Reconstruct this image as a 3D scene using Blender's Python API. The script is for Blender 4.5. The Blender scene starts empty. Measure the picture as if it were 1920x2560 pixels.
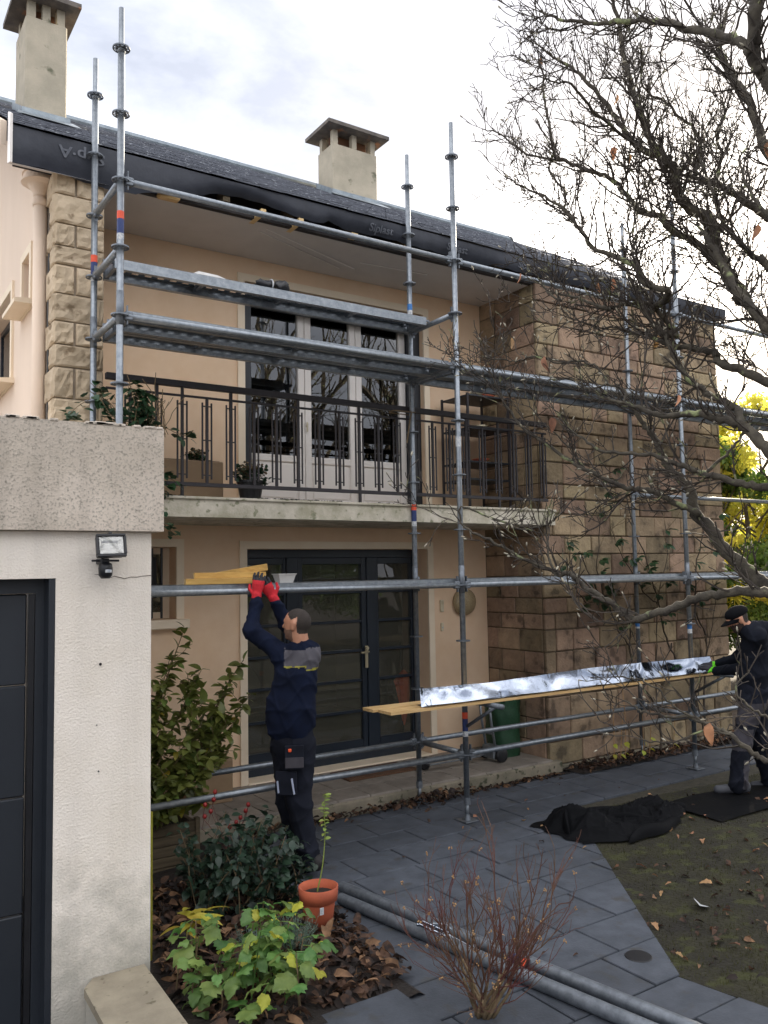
import bpy, math, random
import numpy as np
from mathutils import Vector, Matrix, Euler
random.seed(7); np.random.seed(7)
rnd=random.random; uni=random.uniform; PI=math.pi
scene=bpy.context.scene; COL=scene.collection
# ---------------------------------------------------------------- camera
CAM=Vector((0,0,2.12)); YAW,PITCH,ROLL=.5859,.0722,-.0175
def cam_axes():
    f=Vector((math.sin(YAW)*math.cos(PITCH),math.cos(YAW)*math.cos(PITCH),math.sin(PITCH)))
    r=Vector((math.cos(YAW),-math.sin(YAW),0)); u=r.cross(f)
    c,s=math.cos(ROLL),math.sin(ROLL)
    return c*r+s*u, -s*r+c*u, f
_r,_u,_f=cam_axes()
cd=bpy.data.cameras.new('camera'); cam=bpy.data.objects.new('camera',cd); COL.objects.link(cam)
m=Matrix.Identity(4)
for i in range(3): m[i][0]=_r[i]; m[i][1]=_u[i]; m[i][2]=-_f[i]; m[i][3]=CAM[i]
cam.matrix_world=m
cd.sensor_fit='HORIZONTAL'; cd.sensor_width=36; cd.lens=36*2094.06/1920; cd.clip_start=.05; cd.clip_end=3000
scene.camera=cam
# ---------------------------------------------------------------- sky, sun, exposure
SUN_AZ=math.radians(57); SUN_EL=math.radians(19)      # azimuth measured from +Y towards +X
w=bpy.data.worlds.new('World'); scene.world=w; w.use_nodes=True
nt=w.node_tree; N=nt.nodes; L=nt.links; N.clear()
out=N.new('ShaderNodeOutputWorld'); bg=N.new('ShaderNodeBackground'); bg.inputs[1].default_value=.15
sky=N.new('ShaderNodeTexSky'); sky.sky_type='NISHITA'; sky.sun_disc=False
sky.sun_elevation=SUN_EL; sky.sun_rotation=SUN_AZ; sky.altitude=100; sky.air_density=1.0; sky.dust_density=3.2; sky.ozone_density=1.4
tc=N.new('ShaderNodeTexCoord'); mp=N.new('ShaderNodeMapping'); mp.inputs['Scale'].default_value=(1,1,2.2)
L.new(tc.outputs['Generated'],mp.inputs[0])
nz=N.new('ShaderNodeTexNoise'); nz.inputs['Scale'].default_value=2.3; nz.inputs['Detail'].default_value=9; nz.inputs['Roughness'].default_value=.56; nz.inputs['Distortion'].default_value=.35
L.new(mp.outputs[0],nz.inputs[0])
# cloud deck: broad grey-blue and white banks, a thin share of clear Nishita sky showing through
mp.inputs['Location'].default_value=(-4.41,-.08,-.91)
nb_=N.new('ShaderNodeTexNoise'); nb_.inputs['Scale'].default_value=1.1; nb_.inputs['Detail'].default_value=2; L.new(mp.outputs[0],nb_.inputs[0])
sm=N.new('ShaderNodeMath'); sm.operation='MULTIPLY_ADD'; sm.inputs[1].default_value=.55; L.new(nz.outputs[0],sm.inputs[0])
sm2=N.new('ShaderNodeMath'); sm2.operation='MULTIPLY'; sm2.inputs[1].default_value=.45; L.new(nb_.outputs[0],sm2.inputs[0]); L.new(sm2.outputs[0],sm.inputs[2])
rp=N.new('ShaderNodeValToRGB'); e=rp.color_ramp.elements; e[0].position=.38; e[1].position=.62
e[0].color=(.60,.635,.735,1); e[1].color=(3.1,3.05,3.05,1); k_=e.new(.47); k_.color=(1.06,1.08,1.17,1)
L.new(sm.outputs[0],rp.inputs[0])
thin=N.new('ShaderNodeVectorMath'); thin.operation='SCALE'; thin.inputs['Scale'].default_value=.04; L.new(sky.outputs[0],thin.inputs[0])
mx=N.new('ShaderNodeMix'); mx.data_type='RGBA'; mx.blend_type='ADD'; mx.inputs[0].default_value=1; L.new(rp.outputs[0],mx.inputs[6]); L.new(thin.outputs[0],mx.inputs[7])
L.new(mx.outputs[2],bg.inputs[0]); L.new(bg.outputs[0],out.inputs[0])
sd=bpy.data.lights.new('sun','SUN'); sd.energy=2.2; sd.angle=math.radians(2.5); sd.color=(1,.86,.66)
sun=bpy.data.objects.new('sun',sd); COL.objects.link(sun)
_d=Vector((math.sin(SUN_AZ)*math.cos(SUN_EL),math.cos(SUN_AZ)*math.cos(SUN_EL),math.sin(SUN_EL)))
sun.rotation_euler=_d.to_track_quat('Z','Y').to_euler(); sun.location=_d*60
vs=scene.view_settings; vs.view_transform='Standard'; vs.look='None'; vs.exposure=2.78; vs.gamma=1
scene.cycles.use_denoising=True; scene.cycles.max_bounces=6; scene.cycles.transparent_max_bounces=12
scene.cycles.sample_clamp_indirect=6
# ---------------------------------------------------------------- mesh helpers
class MB:
    def __init__(s): s.v=[]; s.f=[]; s.mi=[]
    def add(s,vs,fs,mi=0):
        o=len(s.v); s.v+=[tuple(p) for p in vs]; s.f+=[tuple(i+o for i in q) for q in fs]; s.mi+=[mi]*len(fs); return s
    def box(s,x0,x1,y0,y1,z0,z1,mi=0):
        return s.add([(x0,y0,z0),(x1,y0,z0),(x1,y1,z0),(x0,y1,z0),(x0,y0,z1),(x1,y0,z1),(x1,y1,z1),(x0,y1,z1)],
            [(0,3,2,1),(4,5,6,7),(0,1,5,4),(1,2,6,5),(2,3,7,6),(3,0,4,7)],mi)
    def cbox(s,x0,x1,y0,y1,z0,z1,b=.004,mi=0,M=None):
        c=((x0+x1)/2,(y0+y1)/2,(z0+z1)/2); h=((x1-x0)/2,(y1-y0)/2,(z1-z0)/2); b=min(b,.45*min(h))
        V=[];F=[];idx={}
        for sx in(-1,1):
            for sy in(-1,1):
                for sz in(-1,1):
                    for a in range(3):
                        p=[sx*(h[0]-b),sy*(h[1]-b),sz*(h[2]-b)]; sg=(sx,sy,sz); p[a]=sg[a]*h[a]
                        idx[(sx,sy,sz,a)]=len(V); V.append(p)
        def g(a,*sg): return idx[(*sg,a)]
        for a in range(3):
            o=[i for i in range(3) if i!=a]
            for q in(-1,1):
                loop=[]
                for (u,v) in((-1,-1),(1,-1),(1,1),(-1,1)):
                    sg=[0,0,0]; sg[a]=q; sg[o[0]]=u; sg[o[1]]=v; loop.append(g(a,*sg))
                F.append(loop)
        for a in range(3):
            o=[i for i in range(3) if i!=a]
            for u in(-1,1):
                for v in(-1,1):
                    s1=[0,0,0]; s1[o[0]]=u; s1[o[1]]=v; s1[a]=-1; s2=list(s1); s2[a]=1
                    F.append([g(o[0],*s1),g(o[0],*s2),g(o[1],*s2),g(o[1],*s1)])
        for sx in(-1,1):
            for sy in(-1,1):
                for sz in(-1,1): F.append([g(0,sx,sy,sz),g(1,sx,sy,sz),g(2,sx,sy,sz)])
        FF=[]
        for q in F:
            P=[Vector(V[i]) for i in q]; n=(P[1]-P[0]).cross(P[2]-P[0]); ctr=sum(P,Vector())/len(P)
            FF.append(q if n.dot(ctr)>0 else q[::-1])
        W=[Vector(p)+Vector(c) for p in V]
        if M is not None: W=[M@p for p in W]
        return s.add(W,FF,mi)
    def tube(s,pts,r,n=8,cap=True,mi=0):
        pts=[Vector(p) for p in pts]; k=len(pts)
        if not hasattr(r,'__len__'): r=[r]*k
        t0=(pts[1]-pts[0]).normalized(); a=t0.orthogonal().normalized()
        V=[];F=[]
        for i in range(k):
            t=(pts[min(i+1,k-1)]-pts[max(i-1,0)])
            if t.length<1e-9: t=t0
            t=t.normalized(); a=(a-t*a.dot(t))
            a=a.normalized() if a.length>1e-6 else t.orthogonal().normalized()
            b=t.cross(a)
            for j in range(n):
                q=2*PI*j/n; V.append(pts[i]+(a*math.cos(q)+b*math.sin(q))*r[i])
        for i in range(k-1):
            for j in range(n): F.append((i*n+j,i*n+(j+1)%n,(i+1)*n+(j+1)%n,(i+1)*n+j))
        if cap: F.append(tuple(range(n))[::-1]); F.append(tuple((k-1)*n+j for j in range(n)))
        return s.add(V,F,mi)
    def lathe(s,prof,c=(0,0,0),n=24,mi=0,M=None):
        V=[];F=[];k=len(prof)
        for (r,z) in prof:
            for j in range(n): q=2*PI*j/n; V.append(Vector((r*math.cos(q),r*math.sin(q),z)))
        for i in range(k-1):
            for j in range(n): F.append((i*n+j,i*n+(j+1)%n,(i+1)*n+(j+1)%n,(i+1)*n+j))
        F.append(tuple(range(n))[::-1]); F.append(tuple((k-1)*n+j for j in range(n)))
        if M is not None: V=[M@p for p in V]
        return s.add([p+Vector(c) for p in V],F,mi)
    def grid(s,fn,nu,nv,mi=0):
        V=[fn(i/nu,j/nv) for j in range(nv+1) for i in range(nu+1)]
        F=[(j*(nu+1)+i,j*(nu+1)+i+1,(j+1)*(nu+1)+i+1,(j+1)*(nu+1)+i) for j in range(nv) for i in range(nu)]
        return s.add(V,F,mi)
    def poly(s,pts,z,thick=None,mi=0):
        n=len(pts)
        if thick is None: return s.add([(x,y,z) for x,y in pts],[tuple(range(n))],mi)
        V=[(x,y,z-thick) for x,y in pts]+[(x,y,z) for x,y in pts]
        return s.add(V,[tuple(range(n))[::-1],tuple(range(n,2*n))]+[(i,(i+1)%n,n+(i+1)%n,n+i) for i in range(n)],mi)
def worig(o):
    p=Vector((0,0,0))
    while o is not None: p+=o.location; o=o.parent
    return p
def mesh(name,mb,mats,smooth=False):
    me=bpy.data.meshes.new(name); me.from_pydata(mb.v,[],mb.f)
    if not isinstance(mats,(list,tuple)): mats=[mats]
    for q in mats: me.materials.append(q)
    if len(mats)>1: me.polygons.foreach_set('material_index',mb.mi)
    if smooth: me.polygons.foreach_set('use_smooth',[True]*len(me.polygons))
    me.update(); return me
def obj(name,mb,mats,parent=None,smooth=False,origin=None):
    """vertices in world space; the object's origin is its parent's origin or the one given"""
    o0=worig(parent) if parent else (Vector(origin) if origin is not None else Vector((0,0,0)))
    if o0.length>0: mb.v=[(p[0]-o0[0],p[1]-o0[1],p[2]-o0[2]) for p in mb.v]
    o=bpy.data.objects.new(name,mesh(name,mb,mats,smooth)); COL.objects.link(o)
    if parent: o.parent=parent
    elif origin is not None: o.location=o0
    return o
def inst(name,me,parent=None,loc=(0,0,0),rot=None,scale=None):
    """object sharing mesh data; loc in world space"""
    o=bpy.data.objects.new(name,me); COL.objects.link(o)
    o.location=Vector(loc)-(worig(parent) if parent else Vector((0,0,0)))
    if rot is not None: o.rotation_euler=rot
    if scale is not None: o.scale=scale if hasattr(scale,'__len__') else (scale,)*3
    if parent: o.parent=parent
    return o
def thing(name,label,cat,loc=(0,0,0),group=None):
    o=bpy.data.objects.new(name,None); COL.objects.link(o); o.location=loc; o.empty_display_size=.1
    return tag(o,label,cat,group)
def tag(o,label=None,cat=None,group=None,kind=None):
    if label: o['label']=label
    if cat: o['category']=cat
    if group: o['group']=group
    if kind: o['kind']=kind
    return o
def wall_holes(mb,a0,a1,z0,z1,holes,d0,d1,axis='x',mi=0):
    """wall slab spanning a0..a1 along an axis, z0..z1, depth d0 (outer face) .. d1, with rectangular holes (a0,a1,z0,z1)"""
    A=sorted({a0,a1,*[h[0] for h in holes],*[h[1] for h in holes]}); Zs=sorted({z0,z1,*[h[2] for h in holes],*[h[3] for h in holes]})
    A=[a for a in A if a0<=a<=a1]; Zs=[z for z in Zs if z0<=z<=z1]
    def hole(i,j):
        if i<0 or j<0 or i>=len(A)-1 or j>=len(Zs)-1: return True
        ca=(A[i]+A[i+1])/2; cz=(Zs[j]+Zs[j+1])/2
        return any(h[0]<ca<h[1] and h[2]<cz<h[3] for h in holes)
    P=(lambda a,d,z:(a,d,z)) if axis=='x' else (lambda a,d,z:(d,a,z))
    V=[];F=[]
    def q(*p): o=len(V); V.extend(p); F.append((o,o+1,o+2,o+3))
    for i in range(len(A)-1):
        for j in range(len(Zs)-1):
            if hole(i,j): continue
            x0,x1,y0,y1=A[i],A[i+1],Zs[j],Zs[j+1]
            q(P(x0,d0,y0),P(x1,d0,y0),P(x1,d0,y1),P(x0,d0,y1)); q(P(x1,d1,y0),P(x0,d1,y0),P(x0,d1,y1),P(x1,d1,y1))
            if hole(i-1,j): q(P(x0,d1,y0),P(x0,d0,y0),P(x0,d0,y1),P(x0,d1,y1))
            if hole(i+1,j): q(P(x1,d0,y0),P(x1,d1,y0),P(x1,d1,y1),P(x1,d0,y1))
            if hole(i,j-1): q(P(x0,d1,y0),P(x1,d1,y0),P(x1,d0,y0),P(x0,d0,y0))
            if hole(i,j+1): q(P(x0,d0,y1),P(x1,d0,y1),P(x1,d1,y1),P(x0,d1,y1))
    return mb.add(V,F,mi)
# ---------------------------------------------------------------- materials
def S(h):   # sRGB 0..255 -> linear
    return tuple(((c/255)/12.92 if c/255<=.04045 else ((c/255+.055)/1.055)**2.4) for c in h)
def pm(name,c1,c2=None,scale=6,rough=.8,bump=0,bscale=60,metal=0,rv=0,spots=None,spscale=40,spthr=.66,lo=.35,hi=.65,coat=0,alpha=None,trans=0,coords='pos',stretch=None,sss=0,ior=None,big=0,hv=0,spw=.08,streak=0,damp=None,spec=None):
    m=bpy.data.materials.new(name); m.use_nodes=True; nt=m.node_tree; N=nt.nodes; L=nt.links
    b=N['Principled BSDF']; b.inputs['Roughness'].default_value=rough; b.inputs['Metallic'].default_value=metal
    if spec is not None: b.inputs['Specular IOR Level'].default_value=spec
    if ior: b.inputs['IOR'].default_value=ior
    if coat: b.inputs['Coat Weight'].default_value=coat; b.inputs['Coat Roughness'].default_value=.15
    if coords=='pos': co=N.new('ShaderNodeNewGeometry').outputs['Position']
    else: co=N.new('ShaderNodeTexCoord').outputs['Object']
    if stretch:
        mp=N.new('ShaderNodeMapping'); mp.inputs['Scale'].default_value=stretch; L.new(co,mp.inputs[0]); co=mp.outputs[0]
    c2=c2 or c1
    nz=N.new('ShaderNodeTexNoise'); nz.inputs['Scale'].default_value=scale; nz.inputs['Detail'].default_value=7; nz.inputs['Roughness'].default_value=.62; L.new(co,nz.inputs[0])
    rp=N.new('ShaderNodeValToRGB'); e=rp.color_ramp.elements; e[0].position=lo; e[1].position=hi; e[0].color=(*c1,1); e[1].color=(*c2,1)
    L.new(nz.outputs[0],rp.inputs[0]); col=rp.outputs[0]
    if big:
        n3=N.new('ShaderNodeTexNoise'); n3.inputs['Scale'].default_value=.9; n3.inputs['Detail'].default_value=4; L.new(co,n3.inputs[0])
        r3=N.new('ShaderNodeMapRange'); r3.inputs[1].default_value=.3; r3.inputs[2].default_value=.7; r3.inputs[3].default_value=1-big; r3.inputs[4].default_value=1+big*.5; L.new(n3.outputs[0],r3.inputs[0])
        vm=N.new('ShaderNodeVectorMath'); vm.operation='SCALE'; L.new(col,vm.inputs[0]); L.new(r3.outputs[0],vm.inputs['Scale']); col=vm.outputs[0]
    if spots:
        n2=N.new('ShaderNodeTexNoise'); n2.inputs['Scale'].default_value=spscale; n2.inputs['Detail'].default_value=4; L.new(co,n2.inputs[0])
        r2=N.new('ShaderNodeMapRange'); r2.inputs[1].default_value=spthr; r2.inputs[2].default_value=spthr+spw; L.new(n2.outputs[0],r2.inputs[0])
        mx=N.new('ShaderNodeMix'); mx.data_type='RGBA'; L.new(r2.outputs[0],mx.inputs[0]); L.new(col,mx.inputs[6]); mx.inputs[7].default_value=(*spots,1); col=mx.outputs[2]
    if streak:   # rain streaks: noise drawn out vertically
        ms_=N.new('ShaderNodeMapping'); ms_.inputs['Scale'].default_value=(9,9,.45); L.new(co,ms_.inputs[0]); n5=N.new('ShaderNodeTexNoise'); n5.inputs['Scale'].default_value=1; n5.inputs['Detail'].default_value=6; n5.inputs['Roughness'].default_value=.7; L.new(ms_.outputs[0],n5.inputs[0])
        r5=N.new('ShaderNodeMapRange'); r5.inputs[1].default_value=.42; r5.inputs[2].default_value=.72; r5.inputs[3].default_value=1; r5.inputs[4].default_value=1-streak; L.new(n5.outputs[0],r5.inputs[0])
        v5=N.new('ShaderNodeVectorMath'); v5.operation='SCALE'; L.new(col,v5.inputs[0]); L.new(r5.outputs[0],v5.inputs['Scale']); col=v5.outputs[0]
    if damp:     # grimy splash zone with a ragged upper edge near the ground: (height, colour)
        sp_=N.new('ShaderNodeSeparateXYZ'); L.new(co,sp_.inputs[0]); n6=N.new('ShaderNodeTexNoise'); n6.inputs['Scale'].default_value=7; n6.inputs['Detail'].default_value=8; n6.inputs['Roughness'].default_value=.7; L.new(co,n6.inputs[0])
        ad=N.new('ShaderNodeMath'); ad.operation='MULTIPLY_ADD'; ad.inputs[1].default_value=-1.5*damp[0]; L.new(n6.outputs[0],ad.inputs[0]); L.new(sp_.outputs[2],ad.inputs[2])
        r6=N.new('ShaderNodeMapRange'); r6.inputs[1].default_value=-.55*damp[0]; r6.inputs[2].default_value=.15*damp[0]; r6.inputs[3].default_value=.75; r6.inputs[4].default_value=0; L.new(ad.outputs[0],r6.inputs[0])
        x6=N.new('ShaderNodeMix'); x6.data_type='RGBA'; L.new(r6.outputs[0],x6.inputs[0]); L.new(col,x6.inputs[6]); x6.inputs[7].default_value=(*damp[1],1); col=x6.outputs[2]
    if rv or hv:
        oi=N.new('ShaderNodeObjectInfo'); hs=N.new('ShaderNodeHueSaturation'); L.new(col,hs.inputs['Color'])
        mr=N.new('ShaderNodeMapRange'); mr.inputs[3].default_value=1-rv; mr.inputs[4].default_value=1+rv; L.new(oi.outputs['Random'],mr.inputs[0]); L.new(mr.outputs[0],hs.inputs['Value'])
        if hv:
            ml=N.new('ShaderNodeMath'); ml.operation='MULTIPLY'; ml.inputs[1].default_value=7.31; L.new(oi.outputs['Random'],ml.inputs[0])
            fr=N.new('ShaderNodeMath'); fr.operation='FRACT'; L.new(ml.outputs[0],fr.inputs[0])
            mh=N.new('ShaderNodeMapRange'); mh.inputs[3].default_value=.5-hv; mh.inputs[4].default_value=.5+hv; L.new(fr.outputs[0],mh.inputs[0]); L.new(mh.outputs[0],hs.inputs['Hue'])
        col=hs.outputs[0]
    L.new(col,b.inputs['Base Color'])
    if bump:
        nb=N.new('ShaderNodeTexNoise'); nb.inputs['Scale'].default_value=bscale; nb.inputs['Detail'].default_value=5; L.new(co,nb.inputs[0])
        bp=N.new('ShaderNodeBump'); bp.inputs['Strength'].default_value=1; bp.inputs['Distance'].default_value=bump; L.new(nb.outputs[0],bp.inputs['Height']); L.new(bp.outputs[0],b.inputs['Normal'])
    if trans:   # thin leaf: part of the light passes through
        o=N['Material Output']; tr=N.new('ShaderNodeBsdfTranslucent'); L.new(col,tr.inputs[0]); ms=N.new('ShaderNodeMixShader'); ms.inputs[0].default_value=trans
        L.new(b.outputs[0],ms.inputs[1]); L.new(tr.outputs[0],ms.inputs[2]); L.new(ms.outputs[0],o.inputs[0])
    return m
def glass(name,tint=(.9,.92,.9),ior=1.9,rough=.0,clear=1.0,body=(.02,.022,.02)):
    m=bpy.data.materials.new(name); m.use_nodes=True; N=m.node_tree.nodes; L=m.node_tree.links; N.clear()
    o=N.new('ShaderNodeOutputMaterial'); t=N.new('ShaderNodeBsdfTransparent'); t.inputs[0].default_value=(*tint,1)
    g=N.new('ShaderNodeBsdfGlossy'); g.inputs['Roughness'].default_value=rough; f=N.new('ShaderNodeFresnel'); f.inputs[0].default_value=ior
    d=N.new('ShaderNodeBsdfDiffuse'); d.inputs[0].default_value=(*body,1); mt=N.new('ShaderNodeMixShader'); mt.inputs[0].default_value=clear
    L.new(d.outputs[0],mt.inputs[1]); L.new(t.outputs[0],mt.inputs[2])
    ms=N.new('ShaderNodeMixShader'); L.new(f.outputs[0],ms.inputs[0]); L.new(mt.outputs[0],ms.inputs[1]); L.new(g.outputs[0],ms.inputs[2]); L.new(ms.outputs[0],o.inputs[0])
    # slightly wavy panes
    n=N.new('ShaderNodeTexNoise'); n.inputs['Scale'].default_value=2.2; n.inputs['Detail'].default_value=1; ge=N.new('ShaderNodeNewGeometry'); L.new(ge.outputs['Position'],n.inputs[0])
    b=N.new('ShaderNodeBump'); b.inputs['Strength'].default_value=1; b.inputs['Distance'].default_value=.0015; L.new(n.outputs[0],b.inputs['Height']); L.new(b.outputs[0],g.inputs['Normal'])
    return m
M={}
M['plaster']=pm('peach_render',S((231,199,165)),S((236,207,176)),5,.9,.0022,170,big=.10)
M['trim']=pm('cream_trim',S((232,214,188)),S((238,222,198)),4,.8,.0008,120)
M['gplaster']=pm('pale_roughcast',S((236,226,212)),S((243,234,222)),3,.92,.0048,95,big=.07,streak=.10,damp=(.85,S((150,148,138))))
M['gable']=pm('gable_render',S((226,205,184)),S((234,214,194)),1.2,.9,.002,140,stretch=(1,1,.3),big=.08)
M['concrete']=pm('weathered_concrete',S((218,205,190)),S((198,186,170)),2.6,.92,.003,90,spots=S((150,144,132)),spscale=90,spthr=.50,spw=.22,big=.16,streak=.22)
M['slabconc']=pm('mossy_concrete',S((212,204,188)),S((168,162,140)),5.5,.92,.004,60,spots=S((132,132,108)),spscale=16,spthr=.60,big=.15)
M['porch']=pm('porch_concrete',S((150,140,122)),S((118,112,96)),5,.9,.003,60,spots=S((70,72,54)),spscale=14,spthr=.58)
M['tile']=pm('porch_tile',S((148,140,130)),S((128,120,112)),7,.75,.001,50,rv=.1)
M['soffit']=pm('soffit_paint',S((206,200,196)),S((198,192,188)),3,.85,.0008,120)
M['stone']=pm('sandstone',S((158,136,110)),S((126,108,88)),6,.9,.014,26,rv=.30,hv=.02,spots=S((98,84,68)),spscale=6,spthr=.58)
M['stone2']=pm('rockface_stone',S((198,180,154)),S((174,156,130)),6,.92,.008,32,rv=.12,spots=S((134,116,92)),spscale=9,spthr=.60)
M['mortar']=pm('mortar',S((104,90,72)),S((84,74,60)),20,.95,.004,80)
M['mortar2']=pm('pale_mortar',S((172,158,140)),S((156,144,128)),20,.95,.003,80)
M['slate']=pm('slate',S((92,96,106)),S((66,70,80)),20,.6,.002,60,spots=S((150,154,160)),spscale=28,spthr=.60,rv=.15)
M['membrane']=pm('roof_membrane',S((54,58,68)),S((44,48,58)),8,.55,.004,14)
M['print']=pm('membrane_print',S((112,116,124)),S((88,92,102)),30,.6)
M['chim']=pm('chimney_render',S((192,182,162)),S((170,162,144)),4,.92,.004,70,spots=S((112,112,92)),spscale=5,spthr=.64)
M['chimcap']=pm('chimney_cap',S((120,112,104)),S((90,86,82)),9,.9,.004,50,spots=S((150,110,84)),spscale=7,spthr=.62)
M['flash']=pm('lead_flashing',S((150,160,166)),S((120,130,138)),10,.45,.002,30,metal=.4)
M['anth']=pm('anthracite_paint',S((38,43,50)),S((34,39,46)),3,.42,.0004,300)
M['anthdoor']=pm('dark_blue_joinery',S((32,42,54)),S((28,37,48)),3,.35)
M['black']=pm('black_plastic',S((24,25,29)),S((30,31,35)),8,.4)
M['iron']=pm('dark_iron_paint',S((42,38,42)),S((35,32,36)),10,.5,.0008,90)
M['pvc']=pm('white_pvc',S((232,226,220)),S((226,220,214)),3,.35)
M['galv']=pm('galvanised_steel',S((152,158,164)),S((126,133,140)),26,.42,.0006,60,metal=.75,rv=.07,spots=S((176,180,184)),spscale=70,spthr=.66)
M['galvd']=pm('galvanised_dull',S((128,134,141)),S((100,106,113)),22,.5,.0006,60,metal=.6,rv=.08)
M['alu']=pm('bright_aluminium_sheet',S((160,168,182)),S((150,158,172)),4,.12,.006,7,metal=1)
M['wood']=pm('pine_board',S((216,184,132)),S((190,152,98)),5,.65,.0015,30,stretch=(.6,8,8))
M['batten']=pm('yellow_treated_pine',S((202,164,92)),S((178,138,70)),5,.65,.001,30,stretch=(.6,8,8),rv=.08)
M['woodend']=pm('cut_timber',S((226,200,150)),S((206,172,118)),30,.8)
M['oldwood']=pm('weathered_timber',S((104,92,72)),S((80,70,54)),4,.85,.002,40,stretch=(.6,8,8),rv=.12)
M['paver']=pm('grey_paving',S((80,85,94)),S((63,68,76)),6,.8,.0022,70,rv=.10,spots=S((66,66,66)),spscale=8,spthr=.58,spw=.14,big=.2)
M['joint']=pm('joint_soil',S((70,66,54)),S((46,44,36)),24,.95,.006,60)
M['soil']=pm('garden_soil',S((44,36,30)),S((30,25,22)),10,.95,.02,28)
M['lawn']=pm('mossy_lawn',S((48,46,26)),S((33,30,23)),3.2,.95,.02,40,spots=S((58,60,28)),spscale=7,spthr=.55)
M['grass']=pm('moss_blades',S((74,76,36)),S((54,50,30)),2.2,.9,trans=.25)
M['far']=pm('sunny_path',S((176,166,150)),S((150,142,128)),4,.9)
M['dryleaf']=pm('dry_leaf',S((98,72,56)),S((40,32,29)),14,.85,.002,40,rv=.3,trans=.2,lo=.40,hi=.60)
M['dryleaf3']=pm('tan_leaf',S((158,122,90)),S((104,78,60)),18,.85,.002,40,trans=.2)
M['dryleaf2']=pm('fallen_leaf',S((186,142,104)),S((130,96,72)),14,.8,rv=.35,hv=.02,trans=.2)
M['terra']=pm('terracotta',S((190,98,66)),S((166,84,58)),9,.8,.001,60)
M['bark']=pm('lichen_bark',S((84,78,66)),S((52,47,41)),16,.9,.006,60,spots=S((138,146,104)),spscale=11,spthr=.60)
M['twig']=pm('grey_twig',S((70,62,54)),S((48,42,37)),10,.85,spots=S((120,122,88)),spscale=12,spthr=.62)
M['bud']=pm('furry_bud',S((178,172,154)),S((142,134,114)),30,.7)
M['redtwig']=pm('red_twig',S((94,46,46)),S((98,78,56)),4,.6)
M['browntwig']=pm('brown_twig',S((132,112,84)),S((96,82,60)),8,.8)
M['drywisp']=pm('dry_seedhead',S((180,144,100)),S((150,116,78)),20,.85)
def leafm(n,a,b,tr=.3,rough=.45,rv=.18,hv=.02): return pm(n,S(a),S(b),7,rough,trans=tr,rv=rv,hv=hv)
M['lf_shrub']=leafm('shrub_leaf',(122,134,68),(92,110,52),.3,.38,.25,.03)
M['lf_shruby']=leafm('yellowing_leaf',(176,168,62),(160,142,50),.35,.45)
M['lf_dark']=leafm('blue_green_leaf',(44,66,50),(30,48,38),.15,.42)
M['lf_hyd']=leafm('fresh_green_leaf',(122,150,80),(78,112,54),.35,.5,.34,.03)
M['lf_hydy']=leafm('yellow_green_leaf',(188,190,70),(170,170,62),.35,.5)
M['lf_climb']=leafm('rose_leaf',(54,82,50),(40,64,40),.2,.42)
M['lf_ivy']=leafm('ivy_leaf',(46,76,48),(34,58,38),.15,.38)
M['lf_lav']=leafm('grey_green_needle',(112,134,120),(92,114,102),.1,.6)
M['lf_seed']=leafm('pale_green_leaf',(156,176,92),(140,160,80),.35,.5)
M['lf_bgy']=leafm('autumn_yellow_leaf',(222,212,96),(184,186,76),.6,.6,0,0)
M['lf_bgg']=leafm('background_leaf',(92,120,52),(70,98,44),.5,.6,0,0)
M['lf_bgd']=leafm('dark_evergreen_leaf',(48,66,40),(36,52,32),.3,.6,0,0)
M['lf_bgo']=leafm('russet_leaf',(172,104,56),(140,84,50),.4,.6,0,0)
M['tarp']=pm('black_geotextile',S((9,10,13)),S((14,15,18)),30,.75,.003,30,spec=.12)
M['greenbag']=pm('green_woven_sack',S((34,74,48)),S((28,62,40)),40,.6,.004,18)
M['beige']=pm('beige_fibre_planter',S((150,126,98)),S((140,116,90)),6,.75)
M['mat']=pm('coir_mat',S((104,74,52)),S((82,58,42)),50,.95,.006,90)
M['frost']=pm('wall_lamp_glass',S((176,160,128)),S((150,134,104)),60,.25,.004,70)
M['lampglass']=pm('flood_reflector',S((190,190,186)),S((150,150,146)),6,.2,.01,30,metal=.9)
M['cream_pl']=pm('cream_plastic',S((214,204,178)),S((206,196,170)),4,.45)
M['chrome']=pm('satin_handle',S((206,196,168)),S((196,186,158)),4,.3,metal=.6)
M['orange']=pm('orange_cloth',S((222,84,34)),S((200,70,28)),6,.6)
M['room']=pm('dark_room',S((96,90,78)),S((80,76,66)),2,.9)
M['curtain']=pm('grey_curtain',S((120,118,112)),S((100,98,94)),4,.9)
M['glass']=glass('window_glass',(.85,.88,.86),2.3)
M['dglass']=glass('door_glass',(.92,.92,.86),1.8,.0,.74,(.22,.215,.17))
M['lglass']=glass('lamp_glass',(.9,.9,.9),1.5)
M['red']=pm('orange_red_band',S((226,84,48)),S((216,74,42)),8,.5)
M['blue']=pm('navy_band',S((34,54,108)),S((28,46,96)),8,.5)
M['white']=pm('worn_white_sticker',S((220,220,216)),S((150,158,170)),60,.6)
M['lblue']=pm('light_blue_sticker',S((62,124,190)),S((50,110,176)),20,.5)
M['tub']=pm('translucent_tub',S((206,204,200)),S((190,188,184)),8,.35)
M['crack']=pm('crack_line',S((96,84,74)),S((80,70,62)),8,.95)
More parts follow.
